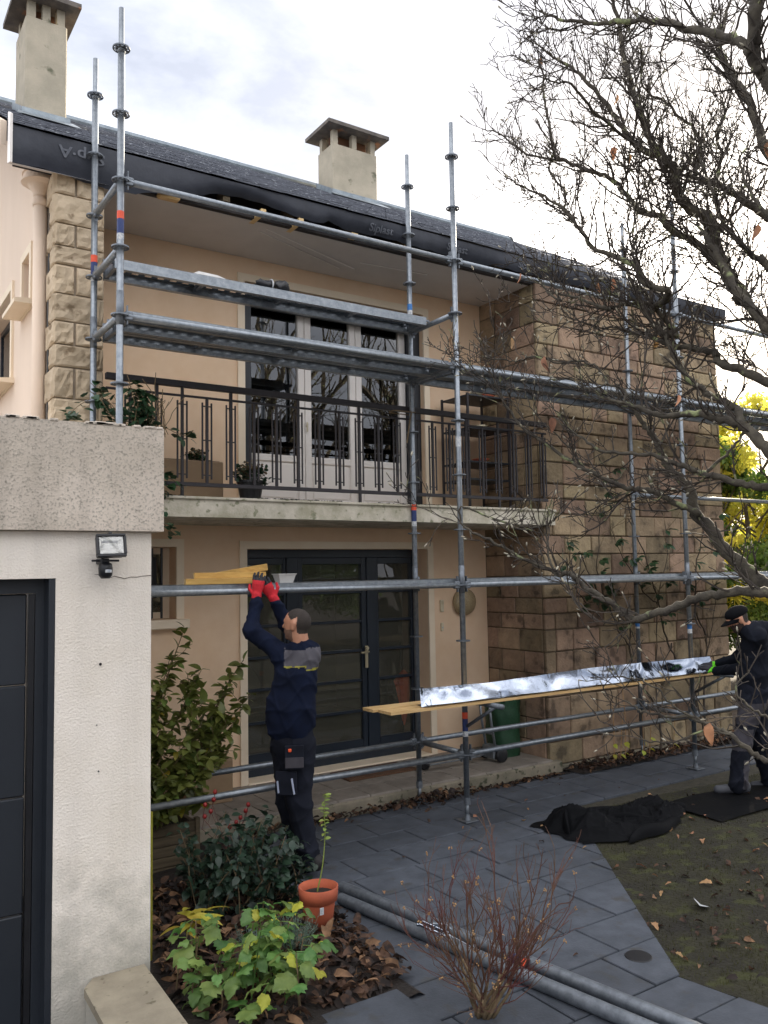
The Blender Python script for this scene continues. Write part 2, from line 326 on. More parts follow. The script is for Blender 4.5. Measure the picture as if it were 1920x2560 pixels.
# ================================================================ ground, lawn, paving
F=7.5; WX=6.39; WY=6.56; GY=4.2
g=MB(); g.grid(lambda u,v:(-220+440*u,-220+440*v,-.06),8,8)
tag(obj('ground',g,M['soil']),kind='structure')
LAWN=[(4.2,-3),(4.05,.8),(3.9,2.0),(3.83,2.50),(3.75,2.96),(3.98,3.27),(4.31,3.72),(4.64,4.2),(5.02,4.75),(5.49,5.36),(5.81,5.33),(7.0,5.28),(7.42,5.23),(9.2,5.2),(10.4,5.4),(14,5.4),(14,-3)]
def inside(p,poly):
    x,y=p; c=False; n=len(poly)
    for i in range(n):
        x0,y0=poly[i]; x1,y1=poly[(i+1)%n]
        if (y0>y)!=(y1>y) and x<(x1-x0)*(y-y0)/(y1-y0)+x0: c=not c
    return c
random.seed(71)
LW=[]
for i in range(len(LAWN)):
    a,b=LAWN[i],LAWN[(i+1)%len(LAWN)]; n=max(1,int(math.dist(a,b)/.05)) if max(a[0],b[0])<10.5 and min(a[1],b[1])>0 else 1
    for j in range(n): t=j/n; LW.append((a[0]+(b[0]-a[0])*t+(uni(-.014,.014) if n>1 else 0),a[1]+(b[1]-a[1])*t+(uni(-.014,.014) if n>1 else 0)))
g=MB(); g.poly(LW,-.008,.05); tag(obj('lawn',g,M['lawn']),kind='structure')
g=MB()
for k in range(70000):
    x=uni(3.5,9.5); y=uni(1.2,5.35)
    if not inside((x,y),LAWN): continue
    if random.random()>.55+.45*math.sin(x*3.1+1)*math.sin(y*2.7): continue
    h=uni(.006,.030); a=uni(0,2*PI); q=uni(.0015,.004); lx,ly=uni(-.01,.01),uni(-.01,.01)
    g.add([(x-q*math.cos(a),y-q*math.sin(a),-.014),(x+q*math.cos(a),y+q*math.sin(a),-.014),(x+lx,y+ly,-.012+h)],[(0,1,2)])
tag(obj('moss',g,M['grass']),'short moss and thin grass covering the bare lawn','grass',kind='stuff')
# paving bed and slabs
g=MB(); g.add([(1.45,2.0,-.022),(11.5,2.0,-.022),(11.5,6.5,-.022),(1.45,6.5,-.022)],[(0,1,2,3)])
pav=tag(obj('paving',g,M['joint']),kind='structure')
BED=[(1.37,3.30),(1.92,3.66),(2.25,3.655),(2.56,3.70),(2.63,3.98),(2.65,4.3),(2.70,4.62),(2.62,4.95),(2.60,5.45),(2.40,5.95),(2.3,6.46),(1.37,6.46)]
def clip(poly,lines):
    for (px,py,nx,ny) in lines:
        o=[]
        for i in range(len(poly)):
            a=poly[i]; b=poly[(i+1)%len(poly)]
            da=(a[0]-px)*nx+(a[1]-py)*ny; db=(b[0]-px)*nx+(b[1]-py)*ny
            if da>=0: o.append(a)
            if da*db<0: t=da/(da-db); o.append((a[0]+t*(b[0]-a[0]),a[1]+t*(b[1]-a[1])))
        poly=o
        if len(poly)<3: return None
    return poly
y=1.9; row=0; npav=0
rows=[.34,.40,.31,.37,.34,.42,.32,.36,.35,.40,.33,.36]
random.seed(21)
lawn_cut=[((3.76,2.95),(5.49,5.36)),((3.96,2.58),(3.76,2.95))]
while y<6.42:
    d=rows[row%len(rows)]; y1=min(y+d,6.43); x=1.40+uni(-.2,.1)
    while x<11:
        wdt=random.choice((.36,.45,.52,.58,.66)); x1=x+wdt
        P=[(x+.006,y+.006),(x1-.006,y+.006),(x1-.006,y1-.006),(x+.006,y1-.006)]
        # cut by the lawn edge
        cx,cy=(x+x1)/2,(y+y1)/2
        ln=[]
        if y<5.25:
            a,b=(3.76,2.95),(5.49,5.33); nx,ny=-(b[1]-a[1]),(b[0]-a[0])
            if cy>2.8: ln.append((a[0],a[1],nx,ny))
            else:
                ln.append((3.82,2.5,-.985,-.17))
        elif x>5.2: ln.append((5.5,5.33,.02,1))
        Q=clip(P,ln) if ln else P
        if Q and inside((cx,cy),BED) and all(inside(p,BED) for p in Q): Q=None
        if Q:
            ar=.5*abs(sum(Q[i][0]*Q[(i+1)%len(Q)][1]-Q[(i+1)%len(Q)][0]*Q[i][1] for i in range(len(Q))))
            if ar>.012:
                z=uni(-.003,.003); b=.005
                c=(sum(p[0] for p in Q)/len(Q),sum(p[1] for p in Q)/len(Q)); n=len(Q)
                T=[(p[0]+(c[0]-p[0])*.018,p[1]+(c[1]-p[1])*.018) for p in Q]
                mb=MB(); V=[(p[0],p[1],-.04) for p in Q]+[(p[0],p[1],z-b) for p in Q]+[(p[0],p[1],z+uni(-.001,.001)) for p in T]
                FF=[tuple(range(2*n,3*n))]+[(i,(i+1)%n,n+(i+1)%n,n+i) for i in range(n)]+[(n+i,n+(i+1)%n,2*n+(i+1)%n,2*n+i) for i in range(n)]
                mb.add(V,FF); obj('slab',mb,M['paver'],pav); npav+=1
        x=x1
    y=y1; row+=1
# planting bed soil, mounded
g=MB(); 
def bedz(x,y): return .02+.03*math.sin(x*5)*math.sin(y*4)+.05*min(1,max(0,(2.6-x)))
g.grid(lambda u,v:(1.37+(2.66-1.37)*u,3.55+(6.46-3.55)*v,bedz(1.37+1.29*u,3.55+2.9*v)-.05*(u>.93)),18,30)
tag(obj('soil_bed',g,M['soil']),kind='structure')
g=MB(); g.grid(lambda u,v:(6.55+3.6*u,6.24+.36*v,.01+.03*math.sin(u*20)*v),24,3); tag(obj('soil_border',g,M['soil']),kind='structure')
g=MB(); g.add([(9.8,5.6,-.004),(40,-3,-.004),(44,8,-.004),(9.9,6.4,-.004)],[(0,1,2,3)]); tag(obj('path',g,M['far']),kind='structure')
# coping stone of the foreground step
g=MB(); g.cbox(1.95,2.44,2.9,3.635,-.02,.035,.008)
st=obj('step_slab',g,M['paver'],origin=(2.2,3.3,0)); tag(st,'large smooth grey stone step slab beside the leaf covered bed','step')
# ================================================================ porch
po=thing('porch','low concrete porch with grey tiles in front of the dark glazed door','porch',(4.2,6.9,0))
g=MB(); g.cbox(1.7,6.5,6.47,F+.02,-.03,.112,.012); obj('base',g,M['porch'],po)
x=1.75; 
for j,(ya,yb) in enumerate(((6.50,6.83),(6.835,7.165),(7.17,7.495))):
    x=1.74-(.17 if j%2 else 0)
    while x<6.46:
        x1=min(x+.335,6.46); x0=max(x,1.72)
        if not(x1>WX-.005 and yb>WY) and x1-x0>.05:
            t=MB(); t.cbox(x0+.002,x1-.002,ya,yb,.10,.132,.003); obj('tile',t,M['tile'],po)
        elif x0<WX-.05 and yb>WY:
            t=MB(); t.cbox(x0+.002,WX-.01,ya,yb,.10,.132,.003); obj('tile',t,M['tile'],po)
        x+=.34
# ================================================================ garage
ga=thing('garage','pale roughcast garage with weathered concrete parapet and anthracite door','garage',(.6,GY,0))
g=MB(); wall_holes(g,-3.2,1.365,0,2.345,[(-1.6,.905,0,2.12)],GY,GY+.22)
g.box(1.145,1.365,GY+.222,7.49,0,2.345); g.box(-3.2,-2.98,GY+.222,9.5,0,2.345)
obj('wall',g,M['gplaster'],ga)
g=MB()
def par(u,v):
    x=-3.25+(1.414+3.25)*u; z=2.34+.533*v
    return (x,GY-.048,z)
g.box(-3.25,1.414,GY-.048,GY+.16,2.347,2.873); g.box(1.21,1.4135,GY+.162,6.52,2.347,2.873)
obj('parapet',g,M['concrete'],ga)
random.seed(3)
g=MB()
for k in range(70):   # crumbled top edge
    x=-2+3.4*rnd()**.6; r=uni(.006,.016)
    g.cbox(x-r*1.6,x+r*1.6,GY-.052,GY+.02,2.866,2.873+r*.7,.004)
tag(obj('crumbled_edge',g,M['concrete'],ga),kind='stuff')
g=MB(); g.box(-3.1,1.2,GY+.24,9,2.40,2.50); obj('terrace',g,M['concrete'],ga)
# door
g=MB()
g.box(.835,.905,GY+.10,GY+.17,0,2.12); g.box(-1.53,.835,GY+.10,GY+.17,2.05,2.12); g.box(-1.6,-1.53,GY+.10,GY+.17,0,2.12)
g.box(.875,.9035,GY+.004,GY+.0995,0,2.118)
gd=obj('door',g,M['anth'],ga)
z=0
for z0,z1 in ((.02,.552),(.558,1.09),(1.096,1.612),(1.618,2.047)):
    t=MB(); t.cbox(-1.527,.80,GY+.122,GY+.16,z0,z1,.006); obj('panel',t,M['anth'],gd)
t=MB(); t.box(.806,.832,GY+.108,GY+.15,0,2.047); obj('guide',t,M['black'],gd)
g=MB(); 
pt=[(1.085,2.128),(1.11,2.127),(1.135,2.118),(1.165,2.112),(1.18,2.118),(1.205,2.112),(1.23,2.104),(1.26,2.112),(1.29,2.111),(1.32,2.116),(1.364,2.119)]
g.tube([(a,GY-.0008,b+.008) for a,b in pt],[.0008]+[.0018]*(len(pt)-2)+[.002],4); obj('crack',g,M['crack'],ga)
for (a,b,r) in ((1.115,1.70,.007),(1.11,1.19,.004),(1.10,1.41,.003)):
    g=MB(); g.lathe([(r,0),(r,.003)],(a,GY-.002,b),8,M=Matrix.Rotation(PI/2,3,'X')); obj('drill_hole',g,M['black'],ga)
# floodlight
fl=thing('floodlight','black halogen floodlight with motion sensor on the pale garage wall','floodlight',(1.125,GY,2.24))
R_=Matrix.Translation((1.128,GY-.115,2.265))@Matrix.Rotation(math.radians(-14),4,'X')@Matrix.Rotation(math.radians(-6),4,'Z')
g=MB(); g.cbox(-.062,.062,-.03,.04,-.045,.045,.006,M=R_)
for a,b,c_,d in ((-.068,.068,.044,.056),(-.068,.068,-.056,-.044)): g.cbox(a,b,-.042,-.012,c_,d,.002,M=R_)
for a,b in ((-.07,-.058),(.058,.07)): g.cbox(a,b,-.042,-.012,-.0435,.0435,.002,M=R_)
g.cbox(-.008,.008,-.03,-.015,.057,.07,.003,M=R_)
hs=obj('housing',g,M['black'],fl)
g=MB(); g.cbox(-.055,.055,-.0335,-.0315,-.041,.041,.001,M=R_); obj('reflector',g,M['lampglass'],hs)
g=MB(); g.cbox(-.045,.03,-.036,-.034,.012,.022,.001,M=R_); obj('lamp_tube',g,M['white'],hs)
g=MB(); g.cbox(-.057,.057,-.041,-.038,-.0425,.0425,.001,M=R_); obj('cover_glass',g,M['lglass'],hs)
g=MB(); g.cbox(1.055,1.185,GY-.07,GY-.055,2.196,2.206,.003); g.cbox(1.09,1.13,GY-.10,GY-.001,2.185,2.212,.004); obj('bracket',g,M['black'],fl)
g=MB(); g.lathe([(.02,-.05),(.032,-.035),(.034,0),(.03,.02),(.012,.03)],(1.113,GY-.09,2.165),14); sn=obj('sensor',g,M['black'],fl,True)
g=MB(); g.cbox(1.103,1.133,GY-.128,GY-.118,2.142,2.158,.003); obj('sensor_window',g,M['white'],sn)
# low wall with stone cap
lw=thing('low_wall','low rendered wall with worn stone cap against the garage corner','wall',(1.17,3.8,0))
g=MB(); g.poly([(1.06,4.195),(1.32,4.195),(1.30,3.0),(1.04,3.0)],.195,.23); obj('body',g,M['gplaster'],lw)
g=MB(); Pq=[(1.03,4.115),(1.09,4.197),(1.335,4.197),(1.315,3.58),(1.30,3.0),(1.0,3.0)]
g.poly(Pq,.236,.04); obj('cap',g,pm('cap_stone',S((158,148,128)),S((136,127,110)),6,.85,.003,60,spots=S((106,98,80)),spscale=18,spthr=.64),lw)
# ================================================================ house shell
ho=thing('house','two storey house with peach render, balcony, slate roof and sandstone wing','house',(4,F,0))
UW=(3.36,5.54,2.75,5.022); DR=(3.37,5.54,.13,2.372); SW=(2.1,2.668,1.73,2.39)
g=MB(); wall_holes(g,1.5,WX,0,5.4,[UW,DR,SW],F,F+.28)
obj('wall',g,M['plaster'],ho)
# gable wall facing left, with two window openings
g=MB(); wall_holes(g,6.62,14.4,2.4,5.5,[(7.66,7.99,4.53,4.98),(8.55,10.2,4.02,4.9)],1.42,1.66,axis='y')
g.add([(1.42,6.62,5.5),(1.42,14.4,5.5),(1.42,10.5,7.74)],[(0,1,2)])
obj('gable_wall',g,M['gable'],ho)
def gwin(y0,y1,z0,z1,op=True):
    g=MB(); fr=.075; e=.022
    for a,b,c_,d in ((y0-fr,y0,z0,z1+fr),(y1,y1+fr,z0,z1+fr),(y0,y1,z1,z1+fr)): g.box(1.42-e,1.4195,a,b,c_,d)
    g.box(1.42-.02,1.4195,y0-fr,y1+fr,z0-.06,z0-.002)
    wi=obj('window',g,M['trim'],ho)
    t=MB(); t.add([(1.26,y0-.13,z0-.052),(1.42,y0-.13,z0-.05),(1.42,y1+.13,z0-.05),(1.26,y1+.13,z0-.052),(1.26,y0-.13,z0-.015),(1.42,y0-.13,z0+.001),(1.42,y1+.13,z0+.001),(1.26,y1+.13,z0-.015)],[(0,3,2,1),(4,5,6,7),(0,1,5,4),(1,2,6,5),(2,3,7,6),(3,0,4,7)])
    obj('sill',t,M['trim'],wi)
    t=MB(); 
    for a,b,c_,d in ((y0,y0+.05,z0,z1),(y1-.05,y1,z0,z1),(y0+.05,y1-.05,z0,z0+.05),(y0+.05,y1-.05,z1-.05,z1)): t.box(1.57,1.61,a,b,c_,d)
    obj('frame',t,M['anthdoor'],wi)
    t=MB(); t.box(1.585,1.59,y0+.05,y1-.05,z0+.05,z1-.05); obj('pane',t,M['glass'],wi)
gwin(7.66,7.99,4.53,4.98); gwin(8.55,10.2,4.02,4.9)
# other outer walls so that the house is closed
g=MB(); g.box(9.32,9.54,WY+.4,14.4,0,5.4); g.box(1.66,9.32,14.1,14.38,0,5.4)
g.add([(9.54,6.8,5.4),(9.54,14.4,5.4),(9.54,10.5,7.68)],[(0,1,2)])
g.box(1.5,1.7,F+.281,14.1,0,2.4)
obj('outer_wall',g,M['plaster'],ho)
# rooms
g=MB(); 
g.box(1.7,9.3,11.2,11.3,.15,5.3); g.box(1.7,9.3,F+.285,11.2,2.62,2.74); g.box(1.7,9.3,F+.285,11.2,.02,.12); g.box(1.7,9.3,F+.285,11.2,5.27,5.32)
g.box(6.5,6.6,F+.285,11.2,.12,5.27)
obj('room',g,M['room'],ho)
# soffit / ceiling over balcony, eaves
g=MB(); g.box(1.421,9.68,6.66,F-.003,5.262,5.282); g.add([(1.05,6.67,5.44),(1.418,6.67,5.44),(1.418,10.45,7.62),(1.05,10.45,7.62)],[(0,1,2,3)])
so=obj('soffit',g,M['soffit'],ho)
for (a,b) in (((3.25,6.75),(4.45,7.18)),((3.22,6.83),(4.30,7.24)),((4.42,7.02),(5.2,6.93))):   # loose trim strips hanging at the soffit
    t=MB(); t.tube([(a[0],a[1],5.259),(b[0],b[1],5.25)],.006,5); obj('trim_strip',t,M['pvc'],so)
# trims round the openings
def surround(name,x0,x1,z0,z1,w,legs=True,par=ho):
    g=MB(); e=.02
    g.box(x0-w,x0,F-e,F-.001,z0,z1+w); g.box(x1,x1+w,F-e,F-.001,z0,z1+w); g.box(x0,x1,F-e,F-.001,z1,z1+w)
    return obj(name,g,M['trim'],par)
surround('window_surround',UW[0],UW[1],2.75,UW[3],.075); surround('door_surround',DR[0],DR[1],.133,DR[3],.075); surround('window_surround',SW[0],SW[1],1.73,SW[3],.072)
# ---- french window with three white leaves and dark roller shutter guides
YW=F+.16; k=YW/F
def q(x): return x*k
def qz(z): return 2.12+(z-2.12)*k
fw=obj('french_window',MB().box(UW[0]+.002,UW[1]-.002,YW+.001,YW+.08,2.752,2.80).box(UW[0]+.002,UW[1]-.002,YW-.05,YW+.08,4.93,5.02),M['pvc'],ho)
t=MB(); t.box(3.362,3.362+.085,F+.03,F+.0995,2.752,5.02); t.box(3.375,3.448,F+.10,YW+.07,2.752,4.93)
t.box(5.40,5.538,F+.06,F+.0995,2.752,5.02); t.box(5.41,5.53,F+.10,YW+.07,2.752,4.93); t.box(3.447,5.40,F+.03,F+.0995,4.80,5.02); obj('shutter_frame',t,M['anth'],fw)
leaves=((3.45,4.115),(4.115,4.745),(4.745,5.41))
for i,(a,b) in enumerate(leaves):
    t=MB(); st=.075; y0,y1=YW,YW+.06
    z0,zg,zt=2.80,3.32,4.93
    l=a+.003; r=b-.003
    ls=st if i else .05
    rs=st if i<2 else .085
    t.cbox(l,l+ls,y0,y1,z0,zt,.006); t.cbox(r-rs,r,y0,y1,z0,zt,.006)
    t.cbox(l+ls-.001,r-rs+.001,y0+.002,y1,zt-.08,zt,.006); t.cbox(l+ls-.001,r-rs+.001,y0+.002,y1,zg-.05,zg+.02,.006); t.cbox(l+ls-.001,r-rs+.001,y0+.002,y1,z0,z0+.09,.006)
    fr=obj('leaf_frame',t,M['pvc'],fw)
    t=MB(); t.cbox(l+ls+.02,r-rs-.02,y0+.012,y1-.01,z0+.10,zg-.06,.01); t.box(l+ls-.002,r-rs+.002,y0+.024,y1-.012,z0+.06,zg-.03); obj('lower_panel',t,M['pvc'],fw)
    t=MB(); t.box(l+ls-.002,r-rs+.002,y0+.03,y0+.036,zg+.01,zt-.07); obj('pane',t,M['glass'],fw)
t=MB(); t.tube([(4.13,YW-.02,3.70),(4.13,YW-.02,3.60)],.008,8); t.tube([(4.13,YW-.02,3.66),(4.13,YW+.01,3.66)],.008,6); obj('handle',t,M['chrome'],fw)
for a,b in ((3.5,3.85),(5.05,5.38)):
    t=MB(); n=40
    t.grid(lambda u,v,a=a,b=b:(a+(b-a)*u,F+.42+.025*math.sin(u*40)+.01*math.sin(u*17+v*3),2.82+2.1*v),60,2); obj('curtain',t,M['curtain'],fw,True)
t=MB(); t.box(3.0,5.9,9.3,9.36,2.8,3.5); obj('sideboard',t,M['oldwood'],fw)
# ---- dark glazed entrance door, three lights wide, six panes high
YD=F+.20; k=YD/F
def q(x): return x*k
def qz(z): return 2.12+(z-2.12)*k
dr=obj('entrance_door',MB().box(DR[0]+.002,DR[1]-.002,YD,YD+.09,qz(2.285),DR[3]-.002).box(DR[0]+.002,DR[1]-.002,YD,YD+.09,.14,.24),M['anthdoor'],ho)
xs=[q(v) for v in (3.30,3.80,3.925,4.742,4.875,5.395)]; xs[0]=3.372; xs[5]=5.538
zt=qz(2.285); t=MB()
for a,b in ((xs[1],xs[2]),(xs[3],xs[4])): t.cbox(a,b,YD-.004,YD+.085,.24,zt,.006)
t.box(xs[0],xs[0]+.045,YD+.002,YD+.085,.24,zt); t.box(xs[5]-.06,xs[5],YD+.002,YD+.085,.24,zt)
obj('jamb',t,M['anthdoor'],dr)
zb=[qz(v) for v in (.40,.69,1.005,1.313,1.617,1.922,2.215)]
for (a,b,wm) in ((xs[0]+.045,xs[1],.03),(xs[2],xs[3],.062),(xs[4],xs[5]-.06,.02)):
    t=MB(); t.cbox(a,a+wm,YD+.012,YD+.075,.242,zt-.001,.005); t.cbox(b-wm,b,YD+.012,YD+.075,.242,zt-.001,.005)
    t.cbox(a+wm-.001,b-wm+.001,YD+.014,YD+.075,zb[6],zt-.002,.005); t.cbox(a+wm-.001,b-wm+.001,YD+.014,YD+.075,.244,zb[0],.005)
    for z in zb[1:6]: t.cbox(a+wm-.001,b-wm+.001,YD+.016,YD+.07,z-.014,z+.014,.004)
    lf=obj('leaf_frame',t,M['anthdoor'],dr)
    for i in range(6):
        p=MB(); xa_,xb_,za_,zb2_=a+wm-.004,b-wm+.004,zb[i]-.004+(.012 if i else 0),zb[i+1]+.004-(.012 if i<5 else 0); p.add([(xa_,YD+.044,za_),(xb_,YD+.044,za_),(xb_,YD+.044,zb2_),(xa_,YD+.044,zb2_)],[(0,1,2,3)]); obj('pane',p,M['dglass'],dr)
t=MB(); hx=q(4.722); t.cbox(hx-.018,hx+.018,YD-.012,YD-.0042,qz(1.13),qz(1.36),.006)
t.tube([(hx,YD-.01,qz(1.30)),(hx,YD-.055,qz(1.30)),(hx-.02,YD-.06,qz(1.298)),(hx-.10,YD-.06,qz(1.295))],.010,8); t.lathe([(.02,0),(.02,.02)],(hx,YD-.012,qz(1.335)),12,M=Matrix.Rotation(PI/2,3,'X')); obj('handle',t,M['chrome'],dr)
t=MB(); t.cbox(DR[0],DR[1],F-.03,YD+.1,.10,.145,.006); obj('threshold',t,M['trim'],dr)
um=thing('umbrella','closed orange umbrella standing behind the glass of the dark door','umbrella',(5.40,7.80,.14))
t=MB(); prof=[(.004,.42),(.03,.52),(.055,.68),(.09,.86),(.11,.92),(.05,.99),(.01,1.03)]
V=[];Fc=[];n=14
for (r,z) in prof:
    for j in range(n): a=2*PI*j/n; rr=r*(1+.25*(j%2)); V.append((5.40+rr*math.cos(a),7.80+rr*math.sin(a)*.3,z))
for i in range(len(prof)-1):
    for j in range(n): Fc.append((i*n+j,i*n+(j+1)%n,(i+1)*n+(j+1)%n,(i+1)*n+j))
t.add(V,Fc); obj('canopy',t,M['orange'],um); t=MB(); t.tube([(5.41,7.84,.14),(5.39,7.84,1.35)],.008,6); obj('shaft',t,M['black'],um)
# ---- small barred window
sw=obj('barred_window',MB().box(2.102,2.666,F+.17,F+.22,1.732,1.79).box(2.102,2.666,F+.17,F+.22,2.33,2.388).box(2.60,2.666,F+.17,F+.22,1.79,2.33).box(2.102,2.16,F+.17,F+.22,1.79,2.33),M['trim'],ho)
t=MB(); t.box(2.16,2.60,F+.19,F+.196,1.79,2.33); obj('pane',t,M['dglass'],sw)
for x in (2.28,2.37,2.46,2.55): t=MB(); t.tube([(x,F+.05,1.74),(x,F+.05,2.38)],.011,6); obj('bar',t,M['black'],sw)
t=MB(); t.cbox(2.3,2.535,F+.14,F+.165,1.92,2.30,.004); obj('blind',t,M['black'],sw)
t=MB(); t.cbox(2.02,2.775,F-.08,F+.1,1.645,1.728,.006); obj('sill',t,M['trim'],sw)
# ---- balcony slab
g=MB(); nx=70
def sl(u,v):
    x=1.42+(6.45-1.42)*u; return (x,6.42+.004*math.sin(x*9),2.59+.16*v+(.006*math.sin(x*23)*rnd() if v>.9 else 0))
g.box(1.42,6.45,6.422,F-.002,2.592,2.749)
bal=obj('balcony_slab',g,M['slabconc'],ho)
g=MB(); g.cbox(1.42,6.455,6.40,6.47,2.735,2.757,.004); obj('edge',g,M['slabconc'],bal)
random.seed(5); g=MB()
for c_,n_ in ((3.15,40),(3.4,60),(3.62,30),(4.35,16),(4.65,50),(4.85,40),(2.2,30),(5.6,30)):
    for i in range(n_):
        x=c_+uni(-.18,.18); r=uni(.006,.016); y=6.42+uni(-.01,.03); g.lathe([(r,0),(r*.8,r*.5),(.2*r,r*.8)],(x,y,2.755),6)
tag(obj('moss',g,pm('black_moss',S((40,42,30)),S((28,30,24)),30,.95),bal),kind='stuff')
# ================================================================ wing of sandstone blocks
random.seed(11)
g=MB(); g.box(WX+.012,9.60,WY+.022,WY+.40,0,5.4); g.box(WX+.012,WX+.3,WY+.40,F+.02,0,5.4); 
wg=obj('wing_wall',g,M['mortar'],ho)
z=.05; crs=[]
while z<5.30:
    h=random.choice((.16,.17,.18,.24,.235,.2)); 
    if z+h>5.24: h=5.40-z
    crs.append((z,z+h)); z+=h
J=.006
t=MB(); t.cbox(WX-.012,9.62,WY-.03,WY+.0215,-.02,.05,.008); obj('plinth',t,M['porch'],wg)
for i,(z0,z1) in enumerate(crs):
    x=WX; first=True
    while x<9.60:
        l=random.choice((.26,.34,.42,.5,.58)) if not first else random.choice((.16,.34,.5))
        x1=x+l
        if 9.60-x1<.16: x1=9.60
        pr_=uni(-.006,.012)
        t=MB(); t.cbox(x+J+uni(-.002,.003),x1-J-uni(-.002,.003),WY-pr_,WY+.04,z0+J+uni(-.002,.004),z1-J-uni(-.002,.004),uni(.005,.014)); obj('stone',t,M['stone'],wg)
        x=x1; first=False
    y=WY+.042
    while y<F:
        l=random.choice((.22,.3,.36,.42)); y1=y+l
        if F-y1<.14: y1=F+.004
        pr_=uni(-.004,.006)
        t=MB(); t.cbox(WX-pr_,WX+.05,y+J,y1-J,z0+J,z1-J,uni(.004,.008)); obj('stone',t,M['stone'],wg)
        y=y1
# right end return stones hidden from view: plain wall
# ================================================================ rock-faced corner pillar
PYF=6.55
g=MB(); g.box(1.40,1.742,PYF+.02,F-.002,2.4,5.262); pil=obj('pillar',g,M['mortar2'],ho)
def rock(x0,x1,y0,y1,z0,z1,side):
    """block with a rough split front (towards -y) and left side"""
    mb=MB(); us=[0,.05,.2,.36,.5,.64,.8,.95,1]; vs_=[0,.08,.3,.5,.7,.92,1]; ws=[0,.3,.6,.94,1]
    ph=uni(0,9)
    def d(a,b): return .010+.009*math.sin(a*9+b*7+ph)*math.sin(b*11-a*4+ph*2)+.010*(rnd()-.5)
    def gr(fn,A,B):
        V=[fn(a,b) for b in B for a in A]; n=len(A); mb.add(V,[(q*n+p,q*n+p+1,(q+1)*n+p+1,(q+1)*n+p) for q in range(len(B)-1) for p in range(n-1)])
    def fr(u,v): return (x0+(x1-x0)*u,y0+.012-(0 if min(u,1-u,v,1-v)<1e-6 else d(u,v)),z0+(z1-z0)*v)
    def sd(u,v): return (x0-(0 if min(u,1-u,v,1-v)<1e-6 or not side else d(u,v)),y1+(y0+.012-y1)*u,z0+(z1-z0)*v)
    gr(fr,us,vs_); gr(sd,ws,vs_)
    mb.add([(x0,y0+.012,z1),(x1,y0+.012,z1),(x1,y1,z1),(x0,y1,z1),(x0,y0+.012,z0),(x1,y0+.012,z0),(x1,y1,z0),(x0,y1,z0)],[(0,1,2,3),(7,6,5,4),(1,5,6,2)])
    obj('stone',mb,M['stone2'],pil)
zs=[2.45,2.62,2.82,3.05,3.26,3.48,3.72,3.895,4.075,4.29,4.515,4.665,4.84,5.07,5.26]
random.seed(9)
for i in range(len(zs)-1):
    z0,z1=zs[i]+.006,zs[i+1]-.006
    sp=1.387+(.145 if i%2 else .285)
    rock(1.38,sp-.009,PYF-.01,PYF+(.30 if i%2 else .20)+uni(-.03,.03),z0,z1,True); rock(sp+.009,1.745,PYF-.01,PYF+.22,z0,z1,False)
# downpipe and hopper on the gable wall
dp=thing('downpipe','cream painted downpipe with round hopper head on the gable wall','downpipe',(1.33,6.93,2.5))
g=MB(); g.tube([(1.345,6.93,2.45),(1.345,6.93,5.22)],.052,14); obj('pipe',g,M['gable'],dp,True)
g=MB(); g.lathe([(.058,0),(.062,.02),(.062,.05),(.056,.06)],(1.345,6.93,5.09),18); obj('collar',g,M['gable'],dp,True)
g=MB(); g.lathe([(.055,0),(.062,.03),(.085,.07),(.10,.085),(.135,.10),(.148,.105),(.148,.122),(.128,.127),(.130,.17),(.142,.174),(.142,.19),(.12,.19),(.10,.10)],(1.345,6.93,5.17),26); obj('hopper',g,M['gable'],dp)
g=MB(); g.tube([(1.392,6.80,2.5),(1.39,6.80,3.6),(1.386,6.795,4.4),(1.392,6.80,5.0)],.008,6); tag(obj('cable',g,M['black'],origin=(1.39,6.8,2.5)),'thin dark cable running down the gable between downpipe and stone pillar','cable')
# ================================================================ roof
YE,ZE,YR,ZR=6.44,5.475,10.5,7.80; SL=(ZR-ZE)/(YR-YE)
g=MB(); X0,X1=1.05,9.70
g.add([(X0,YE+.03,ZE-.035),(X1,YE+.03,ZE-.035),(X1,YR,ZR-.05),(X0,YR,ZR-.05),(X1,2*YR-YE,ZE-.035),(X0,2*YR-YE,ZE-.035)],[(0,1,2,3),(3,2,4,5)])
ro=obj('roof',g,M['membrane'],ho)
random.seed(13); g=MB(); nrow=25; L_=math.hypot(YR-YE,ZR-ZE)
for r in range(nrow):
    s0=r/nrow; s1=min(1,(r+1.9)/nrow); x=X0-(.11 if r%2 else 0)
    while x<X1:
        xa=max(x,X0)+.002; xb=min(x+.22,X1)-.002
        if xb>xa:
            e=uni(0,.006); o=.012+e; a=YE+(YR-YE)*s0-uni(0,.008)*(1 if r else 3); b=YE+(YR-YE)*s1
            za=ZE+SL*(a-YE)+o; zb_=ZE+SL*(b-YE)-.004
            g.add([(xa,a,za-.007),(xb,a,za-.007),(xb,a,za),(xa,a,za),(xb,b,zb_),(xa,b,zb_)],[(0,1,2,3),(3,2,4,5)])
        x+=.22
tag(obj('slates',g,M['slate'],ro),kind='stuff')
g=MB(); g.tube([(X0,YR,ZR+.0),(X1,YR,ZR+.0)],.07,8); obj('ridge',g,M['flash'],ro)
